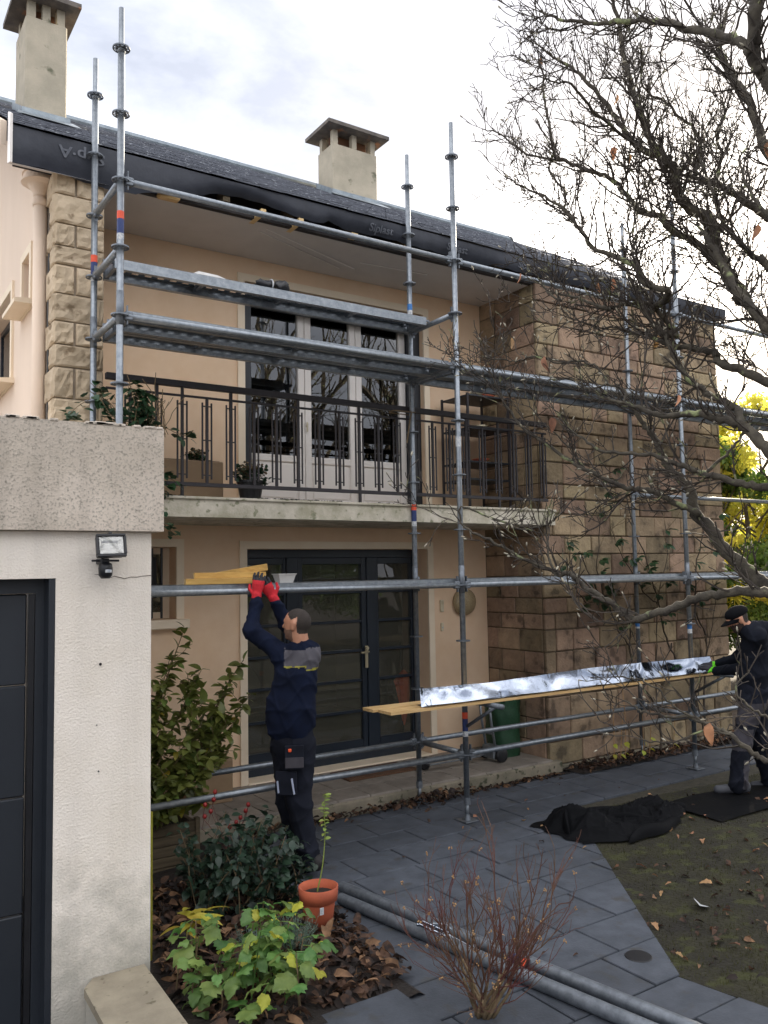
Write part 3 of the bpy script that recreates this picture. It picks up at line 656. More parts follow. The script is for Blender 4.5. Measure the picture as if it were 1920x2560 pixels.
# hanging roofing membrane along the open eaves
random.seed(17)
def bot(x):
    if x<2.0: b=5.19+.02*math.sin(x*6)
    elif x<2.6: b=5.19+(x-2.0)/.6*.13
    elif x<3.75: b=5.34+.035*math.sin((x-2.6)*5)
    elif x<3.95: b=5.36-(x-3.75)/.2*.05
    else: b=5.318+.012*math.sin(x*2.1)+.006*math.sin(x*9)-.004*(x-4)
    return b
def mem(u,v):
    x=X0+.004+(X1-X0-.02)*u; b=bot(x); top=ZE-.01
    z=top+(b-top)*v; y=YE+.004+.045*v+.02*math.sin(x*5)*v*v-.012*math.sin(v*3)+(.05*max(0,v-.75) )
    return (x,y,z+.004*math.sin(x*31)*v)
g=MB(); g.grid(mem,150,7); obj('membrane',g,M['membrane'],ro,True)
g=MB(); g.box(1.10,9.66,6.70,6.74,5.283,5.56); g.box(1.10,9.66,6.60,6.655,5.262,5.31); obj('fascia_board',g,pm('void_shade_timber',S((60,56,56)),S((44,42,44)),6,.9),ro)  # boards coloured dark to stand in for the shade of the open eaves void
for x in [1.5+.62*i for i in range(14)]:
    t=MB(); t.box(x,x+.06,6.53,6.698,5.32,5.42); obj('rafter',t,M['oldwood'],ro)
for x,w_,y0,z_ in ((3.06,.05,6.46,5.20),(3.43,.05,6.46,5.20),(4.02,.07,6.52,5.215),(4.62,.06,6.52,5.22)):
    t=MB(); t.cbox(x,x+w_,y0,6.72,z_+.06,z_+.10,.003); obj('batten',t,M['woodend'],ro)
t=MB(); t.cbox(2.16,2.33,6.50,6.56,5.28,5.315,.004); t.cbox(2.18,2.36,6.52,6.6,5.225,5.275,.02); obj('broken_batten',t,M['wood'],ro)
# barge board end piece and verge
t=MB(); t.add([(1.032,6.43,5.17),(1.05,6.43,5.17),(1.05,6.43,5.54),(1.032,6.43,5.54),(1.032,6.53,5.20),(1.05,6.53,5.20),(1.05,6.53,5.60),(1.032,6.53,5.60)],[(0,1,2,3),(4,7,6,5),(0,3,7,4),(1,5,6,2),(3,2,6,7),(0,4,5,1)])
obj('barge_board',t,M['pvc'],ro)
t=MB(); yy=6.66
t.add([(1.0,yy,5.40),(1.045,yy,5.40),(1.045,yy,5.59),(1.0,yy,5.59),(1.0,YR,ZR-.18),(1.045,YR,ZR-.18),(1.045,YR,ZR+.01),(1.0,YR,ZR+.01)],[(0,1,2,3),(4,7,6,5),(0,3,7,4),(1,5,6,2),(3,2,6,7),(0,4,5,1)])
obj('verge_board',t,M['gable'],ro)
t=MB(); t.add([(1.05,6.45,5.175),(1.42,6.62,5.262),(1.42,6.665,5.262),(1.05,6.665,5.262),(1.9,6.5,5.20),(1.9,6.665,5.262)],[(0,1,2,3),(0,4,5,2,1)]); obj('soffit_end',t,M['soffit'],ro)
def text(body,loc,rot,size,mat,parent,sx=1.0):
    cu=bpy.data.curves.new('lettering','FONT'); cu.body=body; cu.size=size; cu.extrude=0; cu.offset=.0018*size/.1; cu.resolution_u=4
    tmp=bpy.data.objects.new('lettering',cu); COL.objects.link(tmp)
    dg=bpy.context.evaluated_depsgraph_get(); me=bpy.data.meshes.new_from_object(tmp.evaluated_get(dg)); bpy.data.objects.remove(tmp); bpy.data.curves.remove(cu)
    me.materials.clear(); me.materials.append(mat)
    o=bpy.data.objects.new('lettering',me); COL.objects.link(o); o.parent=parent; o.location=Vector(loc)-worig(parent); o.rotation_euler=rot; o.scale=(sx,1,1); return o
tl=math.radians(90)
def on_membrane(o):
    w0=worig(o.parent)+o.location; R3=o.rotation_euler.to_matrix(); Sx=Vector(o.scale)
    for v in o.data.vertices:
        p=R3@Vector((v.co.x*Sx.x,v.co.y,v.co.z))+w0; u=(p.x-X0-.004)/(X1-X0-.02); b=bot(p.x); vv=(p.z-(ZE-.01))/(b-(ZE-.01)); y=mem(u,min(1.05,max(0,vv)))[1]-.009
        v.co=(p.x-w0.x,y-w0.y,p.z-w0.z)
    o.rotation_euler=(0,0,0); o.scale=(1,1,1); return o
on_membrane(text('Siplast',(4.18,6.470,5.352),(tl,0,0),.09,M['print'],ro,1.15)); on_membrane(text('Siplast',(5.10,6.466,5.35),(tl,0,0),.09,M['print'],ro,1.15)); on_membrane(text('Siplast',(6.05,6.466,5.345),(tl,0,0),.09,M['print'],ro,1.15))
o=text('Sup·A',(1.72,6.432,5.40),(0,0,0),.12,M['print'],ro,1.2); o.rotation_euler=(Matrix.Rotation(tl,3,'X')@Matrix.Rotation(PI,3,'Z')).to_euler(); on_membrane(o)
# chimneys
def chimney(x0,x1,y0,y1,zb,zt,capz,ov,label):
    g=MB(); g.cbox(x0,x1,y0,y1,zb,zt,.012); ch=obj('chimney',g,M['chim'],ho)
    pw=.075; hx=(x1-x0)
    for (a,b) in ((x0+.02,y0+.02),(x1-.02-pw,y0+.02),(x0+.02,y1-.02-pw),(x1-.02-pw,y1-.02-pw),((x0+x1-pw)/2,y0+.02),((x0+x1-pw)/2,y1-.02-pw)):
        g=MB(); g.box(a,a+pw,b,b+pw,zt-.01,capz); obj('cap_support',g,M['chim'],ch)
    g=MB(); xa,xb,ya,yb=x0-ov,x1+ov,y0-ov,y1+ov; xm,ym=(xa+xb)/2,(ya+yb)/2
    g.add([(xa,ya,capz),(xb,ya,capz),(xb,yb,capz),(xa,yb,capz),(xa,ya,capz+.05),(xb,ya,capz+.05),(xb,yb,capz+.05),(xa,yb,capz+.05),(xm-.05,ym,capz+.13),(xm+.05,ym,capz+.13)],
        [(0,3,2,1),(0,1,5,4),(1,2,6,5),(2,3,7,6),(3,0,4,7),(4,5,9,8),(5,6,9),(6,7,8,9),(7,4,8)])
    obj('cap',g,M['chimcap'],ch)
    g=MB(); g.box(x0+.09,x1-.09,y0+.16,y1-.16,zt-.02,capz-.005); obj('flue',g,pm('flue_clay',S((120,84,62)),S((96,68,52)),8,.9),ch)
    g=MB(); zf=ZE+SL*(y0-YE)
    g.box(x0-.03,x1+.03,y0-.03,y0-.001,zf-.05,zf+.075); 
    zb2=ZE+SL*(y1-YE)
    g.add([(x0-.03,y0,zf-.03),(x0-.03,y1,zb2-.03),(x0-.03,y1,zb2+.09),(x0-.03,y0,zf+.09)],[(0,1,2,3)])
    g.add([(x0-.10,y0-.20,zf-.115+.03),(x1+.10,y0-.20,zf-.115+.03),(x1+.06,y0-.03,zf+.03),(x0-.06,y0-.03,zf+.03)],[(0,1,2,3)])
    obj('flashing',g,M['flash'],ch)
    return ch
chimney(5.63,6.355,9.6,10.02,7.0,8.03,8.235,.13,'')
chimney(1.475,1.865,8.4,8.92,6.3,7.63,7.80,.11,'')
# wall fittings by the door
wl=thing('wall_lamp','round textured glass wall lamp right of the entrance door','lamp',(6.02,F,1.775))
g=MB(); g.lathe([(.152,0),(.156,.02),(.145,.05),(.115,.08),(.06,.10),(.01,.106)],(6.03,F-.012,1.775),32,M=Matrix.Rotation(PI/2,3,'X')); obj('shade',g,M['frost'],wl,True)
g=MB(); g.lathe([(.12,0),(.12,.014)],(6.03,F-.0005,1.775),24,M=Matrix.Rotation(PI/2,3,'X')); obj('base',g,M['black'],wl)
ic=thing('intercom','cream intercom panel on the peach wall by the round lamp','intercom',(5.72,F,1.74))
g=MB(); g.cbox(5.698,5.744,F-.028,F-.001,1.672,1.806,.006); b_=obj('housing',g,M['cream_pl'],ic); g=MB(); g.cbox(5.706,5.736,F-.031,F-.027,1.755,1.79,.002); obj('speaker_grille',g,M['chrome'],b_)
db=thing('doorbell','small cream doorbell button below the intercom','doorbell',(5.72,F,1.5))
g=MB(); g.cbox(5.703,5.738,F-.022,F-.001,1.46,1.552,.005); b_=obj('housing',g,M['cream_pl'],db); g=MB(); g.lathe([(.009,0),(.009,.006)],(5.72,F-.022,1.50),10,M=Matrix.Rotation(PI/2,3,'X')); obj('button',g,M['white'],b_)
mt=MB(); mt.cbox(4.2,5.0,7.0,7.38,.131,.15,.004); tag(obj('doormat',mt,M['mat'],origin=(4.6,7.2,.13)),'brown coir doormat on the porch tiles before the door','doormat')
# ================================================================ balcony railing
ra=thing('balcony_railing','dark iron balcony railing with paired thin bars beside each upright','railing',(4,6.46,2.75))
g=MB(); g.cbox(1.74,6.388,6.437,6.483,3.642,3.694,.004); obj('top_rail',g,M['iron'],ra)
g=MB(); g.cbox(1.74,6.388,6.451,6.469,3.566,3.584,.003); obj('second_rail',g,M['iron'],ra)
g=MB(); g.cbox(1.74,6.388,6.448,6.472,2.842,2.874,.003); obj('bottom_rail',g,M['iron'],ra)
for i in range(-1,21):
    x=2.14+.2098*i
    if x<1.76: continue
    post=(i%3==0)
    g=MB(); r=.011 if not post else .013
    big=i in (1,9,17)
    g.cbox(x-r,x+r,6.449,6.471,2.874 if not big else 2.752,3.566 if not post and not big else 3.641,.002)
    up=obj('upright',g,M['iron'],ra)
    for sx in(-1,1):
        b=MB(); b.cbox(x+sx*.039-.0065,x+sx*.039+.0065,6.4535,6.4665,2.905,3.535,.002); obj('side_bar',b,M['iron'],up)
    for z in (2.937,3.224,3.505):
        b=MB(); b.box(x-.033,x-r,6.456,6.464,z-.005,z+.005); obj('link',b,M['iron'],up); b=MB(); b.box(x+r,x+.033,6.456,6.464,z-.005,z+.005); obj('link',b,M['iron'],up)
# ================================================================ scaffold
SX=[1.633,4.586,7.674,10.7]; SY0,SY1=5.71,6.401; Z0=4.882; ST=.48
def lev(i): return Z0-ST*i
sc=thing('scaffold','galvanised ring-lock scaffold with steel decks in front of the house','scaffold',(4.6,5.71,0))
# rosette mesh: plate with eight openings
def rosette():
    mb=MB(); n=24; V=[];Fc=[]
    for k,(r,z) in enumerate(((.026,-.005),(.040,-.005),(.052,-.005),(.061,-.005),(.026,.005),(.040,.005),(.052,.005),(.061,.005))):
        for j in range(n): a=2*PI*j/n; V.append((r*math.cos(a),r*math.sin(a),z))
    def rg(a,b,sel=None):
        for j in range(n):
            if sel is None or sel(j): Fc.append((a*n+j,b*n+j,b*n+(j+1)%n,a*n+(j+1)%n))
    h=lambda j:j%3==0
    rg(0,1); rg(1,2,h); rg(2,3); rg(5,4); rg(6,5,h); rg(7,6); rg(3,7)
    rg(4,0); rg(5,1,lambda j:not h(j)); rg(2,6,lambda j:not h(j))
    mb.add(V,Fc); return mesh('rosette',mb,M['galvd'])
ROS=rosette()
def head():   # wedge head at the end of a ledger
    mb=MB(); mb.cbox(-.03,.03,-.022,.022,-.032,.032,.008); mb.box(.005,.013,-.012,.012,-.06,.075); return mesh('wedge_head',mb,M['galvd'])
HEAD=head()
def standard(x,y,top,bands=(),splice=()):
    g=MB(); g.tube([(x,y,.16),(x,y,top-.30)],.0242,14); g.tube([(x,y,top-.33),(x,y,top-.29),(x,y,top-.27),(x,y,top)],[.0265,.0265,.019,.019],12)
    g.tube([(x,y,.02),(x,y,.18)],.017,10)
    s=obj('standard',g,M['galv'],sc,True)
    p=MB(); p.cbox(x-.07,x+.07,y-.07,y+.07,.004,.014,.003); p.lathe([(.03,.014),(.02,.06)],(x,y,0),10); obj('base_plate',p,M['galvd'],s)
    p=MB(); p.tube([(x,y,.14),(x,y,.20)],.030,10); obj('base_collar',p,M['galvd'],s)
    for i in range(-2,11):
        z=lev(i)
        if z<.1 or z>top-.25: continue
        inst('rosette',ROS,s,(x,y,z),(0,0,uni(0,.3)))
    for (z,h,m_) in bands:
        p=MB(); p.tube([(x,y,z),(x,y,z+h)],.0247,14,False); obj('band',p,M[m_],s,True)
    for z in splice:
        p=MB(); p.tube([(x,y,z-.12),(x,y,z+.12)],.0262,14); obj('splice',p,M['galvd'],s,True)
RB=lambda z:((z,.055,'red'),(z-.105,.105,'blue'),(z-.15,.045,'white'))
standard(SX[0],SY0,6.14,RB(lev(1)+.20+.0),(lev(2)-.1+.15,))
standard(SX[0],SY1,6.14,RB(lev(1)+.115),(lev(2)+.05,))
standard(SX[1],SY0,6.16,RB(.86)+((3.21,.09,'white'),),(2.05,))
standard(SX[1],SY1,6.16,RB(2.70)+((4.62,.06,'lblue'),(4.55,.07,'white'),),(2.05,))
standard(SX[2],SY0,6.16,((1.42,.045,'white'),(1.465,.05,'lblue'),(1.515,.02,'white')),(2.05,))
standard(SX[2],SY1,6.16,((1.46,.08,'lblue'),(1.44,.02,'white')),(2.05,))
standard(SX[3],SY0,6.16); standard(SX[3],SY1,6.16)
def ledger(x0,x1,y0,y1,z,kind='ledger',r=.0242):
    d=Vector((x1-x0,y1-y0,0)); L_=d.length; d.normalize(); a=Vector((x0,y0,z))+d*.05; b=Vector((x1,y1,z))-d*.05
    g=MB(); g.tube([a,b],r,12); o=obj(kind,g,M['galv'],sc,True)
    an=math.atan2(d.y,d.x); inst('wedge_head',HEAD,o,Vector((x0,y0,z))+d*.058,(0,0,an+PI)); inst('wedge_head',HEAD,o,Vector((x1,y1,z))-d*.058,(0,0,an))
for i in range(3):
    ledger(SX[i],SX[i+1],SY0,SY0,lev(0)); ledger(SX[i],SX[i+1],SY0,SY0,lev(2)); ledger(SX[i],SX[i+1],SY0,SY0,lev(6))
    ledger(SX[i],SX[i+1],SY0,SY0,lev(9)); ledger(SX[i],SX[i+1],SY1,SY1,lev(9)); 
    if i==2: ledger(SX[i],SX[i+1],SY1,SY1,lev(4))
for x in SX:
    for i in (0,1,2,6,9):
        if i in(0,1) and x!=SX[0] and not(i==1 and x==SX[1]): continue
        ledger(x,x,SY0,SY1,lev(i),'transom')
for x in SX[1:3]:    # brackets carrying the working plank
    g=MB(); g.tube([(x,SY0-.03,1.015),(x,5.22,1.015)],.022,10); g.tube([(x,SY0-.03,.80),(x,5.32,1.0)],.015,8); obj('bracket',g,M['galvd'],sc,True)
def deck(x0,x1,y0,y1,z):
    x0+=.06; x1-=.06
    g=MB(); th=.004; z1=z+.052
    # perforated top plate
    nx=int((x1-x0)/.05); ny=7; dx=(x1-x0)/nx; dy=(y1-y0)/ny
    for i in range(nx):
        for j in range(ny):
            if j in(1,3,5) and i%2==(j//2)%2: continue
            g.add([(x0+i*dx,y0+j*dy,z1),(x0+(i+1)*dx,y0+j*dy,z1),(x0+(i+1)*dx,y0+(j+1)*dy,z1),(x0+i*dx,y0+(j+1)*dy,z1)],[(0,1,2,3)])
    d=obj('deck',g,M['galv'],sc)
    for ya,sg in ((y0,1),(y1,-1)):
        p=MB(); p.box(x0,x1,min(ya,ya+sg*.004),max(ya,ya+sg*.004),z-.022,z1-.001); p.box(x0,x1,min(ya+sg*.004,ya+sg*.042),max(ya+sg*.004,ya+sg*.042),z-.022,z-.018); p.box(x0,x1,min(ya+sg*.038,ya+sg*.042),max(ya+sg*.038,ya+sg*.042),z-.018,z+.006); obj('side_rail',p,M['galv'],d)
    for xx in (x0,x1-.03):
        p=MB(); p.box(xx,xx+.03,y0+.043,y1-.043,z-.015,z1-.002); obj('end_cap',p,M['galvd'],d)
    for t in (.25,.5,.75):
        p=MB(); xx=x0+(x1-x0)*t; p.box(xx,xx+.035,y0+.043,y1-.043,z+.012,z1-.002); obj('cross_rib',p,M['galvd'],d)
    for xx in (x0,x1):
        for yy in (y0+.05,y1-.05):
            p=MB(); p.cbox(xx-.07,xx+.07,yy-.01,yy+.01,z+.026,z+.046,.003); obj('hook',p,M['galvd'],d)
deck(SX[0],SX[1],6.06,6.375,lev(1))
for i in range(3):
    for l_ in (2,6):
        deck(SX[i],SX[i+1],5.745,6.045,lev(l_)); deck(SX[i],SX[i+1],6.06,6.375,lev(l_))
# wire tie at the railing
g=MB(); pts=[(SX[1]+.03*math.cos(a)-(.20 if math.cos(a)<-.3 else 0),6.42+.055*math.sin(a),3.62+.01*a/6) for a in [k*PI/6 for k in range(14)]]
g.tube(pts,.006,5); g.tube([(4.56,6.375,3.62),(4.53,6.37,3.5),(4.50,6.37,3.33)],.007,5); tag(obj('wire_tie',g,M['browntwig'],origin=(4.58,6.40,3.6)),'twisted wire tie binding the scaffold pole to the balcony railing','wire')
# ================================================================ things on the scaffold
random.seed(31)
bt=[]
def beam(a,b,w_,h_,mat,name,label,cat,group=None):
    a=Vector(a); b=Vector(b); d=(b-a); L_=d.length; rot=d.to_track_quat('X','Z').to_matrix().to_4x4()
    g=MB(); g.cbox(0,L_,-w_/2,w_/2,-h_/2,h_/2,.002,M=rot); o=obj(name,g,[M[mat],M['woodend']],origin=a)
    # obj() subtracts origin; geometry was built at the origin already
    o.data.transform(Matrix.Translation(a)); 
    for p in o.data.polygons:
        if abs((rot.to_3x3().inverted()@p.normal).x)>.9: p.material_index=1
    tag(o,label,cat,group); return o
beam((2.13,5.80,2.078),(2.72,5.73,2.078),.05,.042,'batten','timber_batten','lowest yellow pine batten lying under the two others on the deck','batten')
beam((2.21,5.84,2.121),(2.74,5.76,2.121),.05,.042,'batten','timber_batten','middle yellow pine batten stacked flat under the worker\'s red glove','batten')
beam((2.42,5.93,2.118),(2.76,5.76,2.178),.05,.05,'batten','timber_batten','tilted yellow pine batten with pale cut end on top of the others','batten')
tb=thing('plastic_tub','small translucent plastic tub on the lower scaffold deck','tub',(2.93,5.82,2.055))
g=MB(); V=[];Fc=[]; 
for (sx,sy,z) in ((.055,.04,2.055),(.072,.055,2.118),(.078,.061,2.119),(.078,.061,2.125),(.068,.051,2.124),(.052,.037,2.060)):
    for a,b in ((-1,-1),(1,-1),(1,1),(-1,1)): V.append((2.93+a*sx,5.82+b*sy,z))
for i in range(5):
    for j in range(4): Fc.append((i*4+j,i*4+(j+1)%4,(i+1)*4+(j+1)%4,(i+1)*4+j))
Fc+=[(3,2,1,0),(20,21,22,23)]; g.add(V,Fc); obj('body',g,M['tub'],tb)
g=MB(); g.box(2.885,2.975,5.79,5.85,2.065,2.095); obj('screws',g,M['galvd'],tb)
sh=thing('work_gloves','pair of crumpled dark work gloves on the top scaffold deck','gloves',(3.0,6.15,4.45))
random.seed(2)
for k,(cx,cy,sx) in enumerate(((2.93,6.13,.085),(3.10,6.15,.065))):
    g=MB()
    def bl(u,v,cx=cx,cy=cy,sx=sx):
        a=2*PI*u; b=PI*v; r=1+.22*math.sin(3*a+k*2)*math.sin(b*2)+.12*math.sin(7*a+b*5)
        return (cx+sx*r*math.sin(b)*math.cos(a),cy+.05*r*math.sin(b)*math.sin(a),4.455+.05*(1-math.cos(b)*r*.9)*(.8 if k==0 else 1.1))
    g.grid(bl,18,10); gl=obj('glove',g,M['black'],sh,True)
    if k==0: g=MB(); g.tube([(cx+.055,cy+.05*math.cos(t),4.50+.045*math.sin(t)) for t in [i*2*PI/12 for i in range(13)]],.006,5); obj('cuff_band',g,M['white'],gl)
g=MB(); V=[(2.28,6.08,4.45),(2.62,6.08,4.45),(2.62,6.3,4.45),(2.28,6.3,4.45),(2.36,6.12,4.50),(2.52,6.12,4.495),(2.52,6.27,4.495),(2.36,6.27,4.5)]
g.add(V,[(0,3,2,1),(4,5,6,7),(0,1,5,4),(1,2,6,5),(2,3,7,6),(3,0,4,7)]); tag(obj('tool_bag',g,M['tub'],origin=(2.45,6.2,4.45)),'pale folded cloth bundle on the top scaffold deck','bundle')
# planks with the aluminium flashing
pk=thing('working_plank','long pale pine plank laid on brackets in front of the scaffold poles','plank',(5.6,5.42,1.04))
def plank(x0,x1,y0,y1,za,zb,t=.022):
    g=MB(); g.add([(x0,y0,za-t),(x1,y0,zb-t),(x1,y1,zb-t),(x0,y1,za-t),(x0,y0,za),(x1,y0,zb),(x1,y1,zb),(x0,y1,za)],[(0,3,2,1),(4,5,6,7),(0,1,5,4),(1,2,6,5),(2,3,7,6),(3,0,4,7)]); return g
obj('board',plank(3.58,7.66,5.345,5.52,1.062,1.048),M['wood'],pk)
p2=obj('working_plank',plank(3.53,7.70,5.523,5.67,1.066,1.05),M['wood'],origin=(5.5,5.6,1.04)); tag(p2,'second pale pine plank lying behind the first, sticking out further left','plank')
fo=thing('aluminium_flashing','long folded bright aluminium flashing sheet lying on the pine planks','flashing',(5.8,5.40,1.06))
random.seed(41)
bumps=[(uni(3.9,7.6),uni(.2,1.0),uni(.05,.26),uni(-.022,.022)) for _ in range(40)]
def dent(x,v): return sum(h*math.exp(-((x-bx)/bw_)**2-((v-bv)/.45)**2) for bx,bv,bw_,h in bumps)
def zl(x): return 1.064-.014*(x-3.4)/4.3
def hgt(x): return .13 if x<4.6 else .13+.02*min(1,(x-4.6)/1.2)
def fup(u,v):
    x=3.885+(7.6-3.885)*u
    return (x+.03*v*(u<.01),5.372+.055*v+dent(x,v)*.75,zl(x)+.006+hgt(x)*v+.006*math.sin(x*2.3)*v)
def ffl(u,v):
    x=3.90+(7.62-3.90)*u
    return (x,5.372-.035*v,zl(x)+.006+.012*v+.003*math.sin(x*7))
g=MB(); g.grid(fup,180,10); obj('upstand',g,M['alu'],fo,True)
g=MB(); g.grid(ffl,90,2); obj('lower_fold',g,M['alu'],fo,True)
g=MB(); g.grid(lambda u,v:(3.93+3.67*u,5.375+.13*v,zl(3.93+3.67*u)+.004),60,1); obj('base_fold',g,M['alu'],fo)
g=MB(); g.tube([(3.97,5.36,1.07),(3.965,5.36,1.12)],.003,5); tag(obj('nail',g,M['galvd'],origin=(3.97,5.36,1.06)),'nail sticking up through the left end of the flashing','nail')
# ================================================================ things on the balcony
sf=thing('metal_shelf','dark metal shelf unit with bowls on the balcony by the stone wing','shelf',(6.1,7.2,2.75))
for x in (5.72,6.30):
    for y in (6.95,7.40): g=MB(); g.cbox(x-.012,x+.012,y-.012,y+.012,2.752,4.05,.002); obj('post',g,M['iron'],sf)
for z in (3.10,3.29,3.66,4.02): g=MB(); g.cbox(5.733,6.287,6.94,7.41,z,z+.02,.002); obj('shelf_board',g,M['anth'],sf)
def bowl(x,y,z,r,mat,label,h=.5):
    g=MB(); g.lathe([(r*.35,0),(r*.6,r*h*.35),(r,r*h),(r*.96,r*h),(r*.55,r*h*.4),(r*.05,r*h*.2)],(x,y,z),18); tag(obj('bowl',g,M[mat],origin=(x,y,z),smooth=True),label,'bowl')
bowl(5.93,7.05,4.04,.085,'chrome','brass coloured bowl on the top of the metal shelf'); bowl(6.14,7.1,4.04,.09,'terra','brown clay bowl on the top of the metal shelf',.6)
bowl(5.98,7.05,3.68,.08,'chrome','brass lidded bowl on the second metal shelf'); bowl(5.98,7.06,3.31,.10,'terra','flat brown clay bowl on the lower metal shelf',.4)
bx=thing('balcony_planter','beige rectangular planter on the balcony below the left wall','planter',(2.75,7.15,2.75))
g=MB(); g.cbox(2.30,2.92,6.98,7.30,2.752,3.13,.008); obj('box',g,M['beige'],bx); g=MB(); g.box(2.33,2.89,7.0,7.28,3.131,3.135); obj('soil',g,M['soil'],bx)
bp=thing('flower_pot','black plastic pot on the balcony beside the french window','pot',(3.06,6.72,2.75))
g=MB(); g.lathe([(.085,0),(.115,.17),(.122,.17),(.122,.19),(.11,.19),(.10,.15)],(3.07,6.74,2.752),20); obj('pot',g,M['black'],bp)
# ================================================================ things on the ground
def pipe(a,b,r,label,sl=True):
    a=Vector(a); b=Vector(b); g=MB(); d=(b-a).normalized(); n=16
    g.tube([a,b],r,n,False); g.tube([a+d*.001,b-d*.001],r*.86,n,True); o=obj('steel_tube',g,M['galvd'],origin=a,smooth=True); tag(o,label,'tube','steel tubes on the paving'); return o
pipe((2.91,4.97,.036),(3.42,1.9,.036),.036,'thick steel tube on the paving, the one nearer the lawn')
pipe((2.80,4.80,.036),(3.28,1.9,.036),.036,'thick steel tube on the paving, the one nearer the planting bed')
g=MB(); g.tube([(3.105,3.52,.0365),(3.118,3.44,.0365)],.0372,16,False); g.tube([(3.118,3.44,.0365),(3.123,3.41,.0365)],.0374,16,False,1); tag(obj('tube_band',g,[M['blue'],M['red']],origin=(3.1,3.5,.03)),'blue and red band round the tube nearer the lawn','band')
cl=thing('scaffold_coupler','small silver scaffold coupler lying on the two tubes','coupler',(2.98,3.95,.07))
g=MB()
R2=Matrix.Translation((2.93,3.98,.09))@Matrix.Rotation(math.radians(-62),4,'Z')@Matrix.Rotation(math.radians(12),4,'Y')
for y in (-.022,.022): g.cbox(-.09,.09,y-.005,y+.005,-.008,.008,.003,M=R2)
for x in (-.085,.0,.06): g.cbox(x-.007,x+.007,-.04,.04,-.007,.009,.003,M=R2)
fr=obj('frame',g,M['alu'],cl)
g=MB(); g.tube([R2@Vector((.08,0,0)),R2@Vector((.25,.01,-.02))],.010,8); g.lathe([(.014,0),(.018,.02),(.012,.035)],R2@Vector((.25,.01,-.03)),8); obj('threaded_bolt',g,M['galv'],cl)
g=MB(); g.lathe([(.012,0),(.018,.006),(.018,.03),(.012,.036)],R2@Vector((.10,-.04,-.01)),6); obj('nut',g,M['galv'],cl)
g=MB(); g.tube([R2@Vector((-.02,.03,.01)),R2@Vector((.05,.06,.02)),R2@Vector((.09,.05,.01))],.006,6); obj('wedge',g,M['galv'],cl)
pt=thing('terracotta_pot','terracotta flower pot at the edge of the planting bed','pot',(2.46,4.48,0))
PX,PY=2.45,4.46
g=MB(); g.lathe([(.075,.03),(.098,.20),(.10,.215),(.112,.215),(.118,.29),(.110,.292),(.104,.25),(.095,.20)],(PX,PY,0),28); obj('pot',g,M['terra'],pt,True)
g=MB(); g.lathe([(.098,0),(.05,.012),(.01,.015)],(PX,PY,.245),16); obj('soil',g,M['soil'],pt)
g=MB(); g.cbox(PX-.055,PX-.03,PY-.118,PY-.114,.17,.21,.001); tag(obj('plant_tag',g,M['white'],origin=(PX,PY-.1,.17)),'small white plant tag on the terracotta pot','tag')
# wooden planter by the garage corner
wp=thing('wooden_planter','weathered timber box planter at the garage corner by the porch','planter',(2.0,6.1,0))
random.seed(4)
for k in range(5):
    z=.01+k*.072
    g=MB(); g.cbox(1.56,2.25,5.90,5.935,z,z+.068,.004); obj('plank',g,M['oldwood'],wp)
    g=MB(); g.cbox(2.215,2.25,5.937,6.38,z,z+.068,.004); obj('plank',g,M['oldwood'],wp)
    g=MB(); g.cbox(1.56,2.213,6.345,6.38,z,z+.068,.004); obj('plank',g,M['oldwood'],wp)
g=MB(); g.cbox(2.24,2.275,5.885,5.93,0,.39,.004); obj('corner_post',g,M['oldwood'],wp)
g=MB(); g.box(1.56,2.213,5.937,6.343,.27,.31); obj('soil',g,M['soil'],wp)
bb=thing('porch_planter','tall beige planter box on the porch left of the door','planter',(2.95,7.3,.13))
g=MB(); g.cbox(2.62,3.03,7.05,7.42,.132,.50,.008); obj('box',g,M['beige'],bb); g=MB(); g.box(2.65,3.0,7.08,7.39,.501,.506); obj('soil',g,M['soil'],bb)
bpot=thing('black_pot','black plastic pot half hidden by dark foliage near the porch step','pot',(2.45,5.72,0))
g=MB(); g.lathe([(.11,0),(.14,.22),(.15,.22),(.15,.245),(.138,.245),(.12,.2)],(2.42,5.62,.01),22); obj('pot',g,M['black'],bpot)
# green garden sack
gs=thing('garden_sack','tall dark green woven garden sack standing on the porch','sack',(6.15,7.0,.13))
def sk(u,v):
    a=2*PI*u; r=.185*(1+.03*math.sin(5*a+3*v)+.035*math.sin(9*a+v*9)*v+.03*math.sin(v*14+a))*(.93+.11*v)
    return (6.165+r*math.cos(a),7.02+r*math.sin(a),.134+.60*v+(.03*math.sin(3*a) if v>.95 else 0))
g=MB(); g.grid(sk,40,16); obj('body',g,M['greenbag'],gs,True)
g=MB(); g.lathe([(.17,0),(.1,.05),(.01,.06)],(6.165,7.02,.62),16); obj('contents',g,M['dryleaf'],gs)
g=MB(); g.tube([(6.05,6.86,.72),(6.05,6.84,.80),(6.13,6.83,.82),(6.2,6.84,.72)],.008,6); obj('handle',g,M['black'],gs)
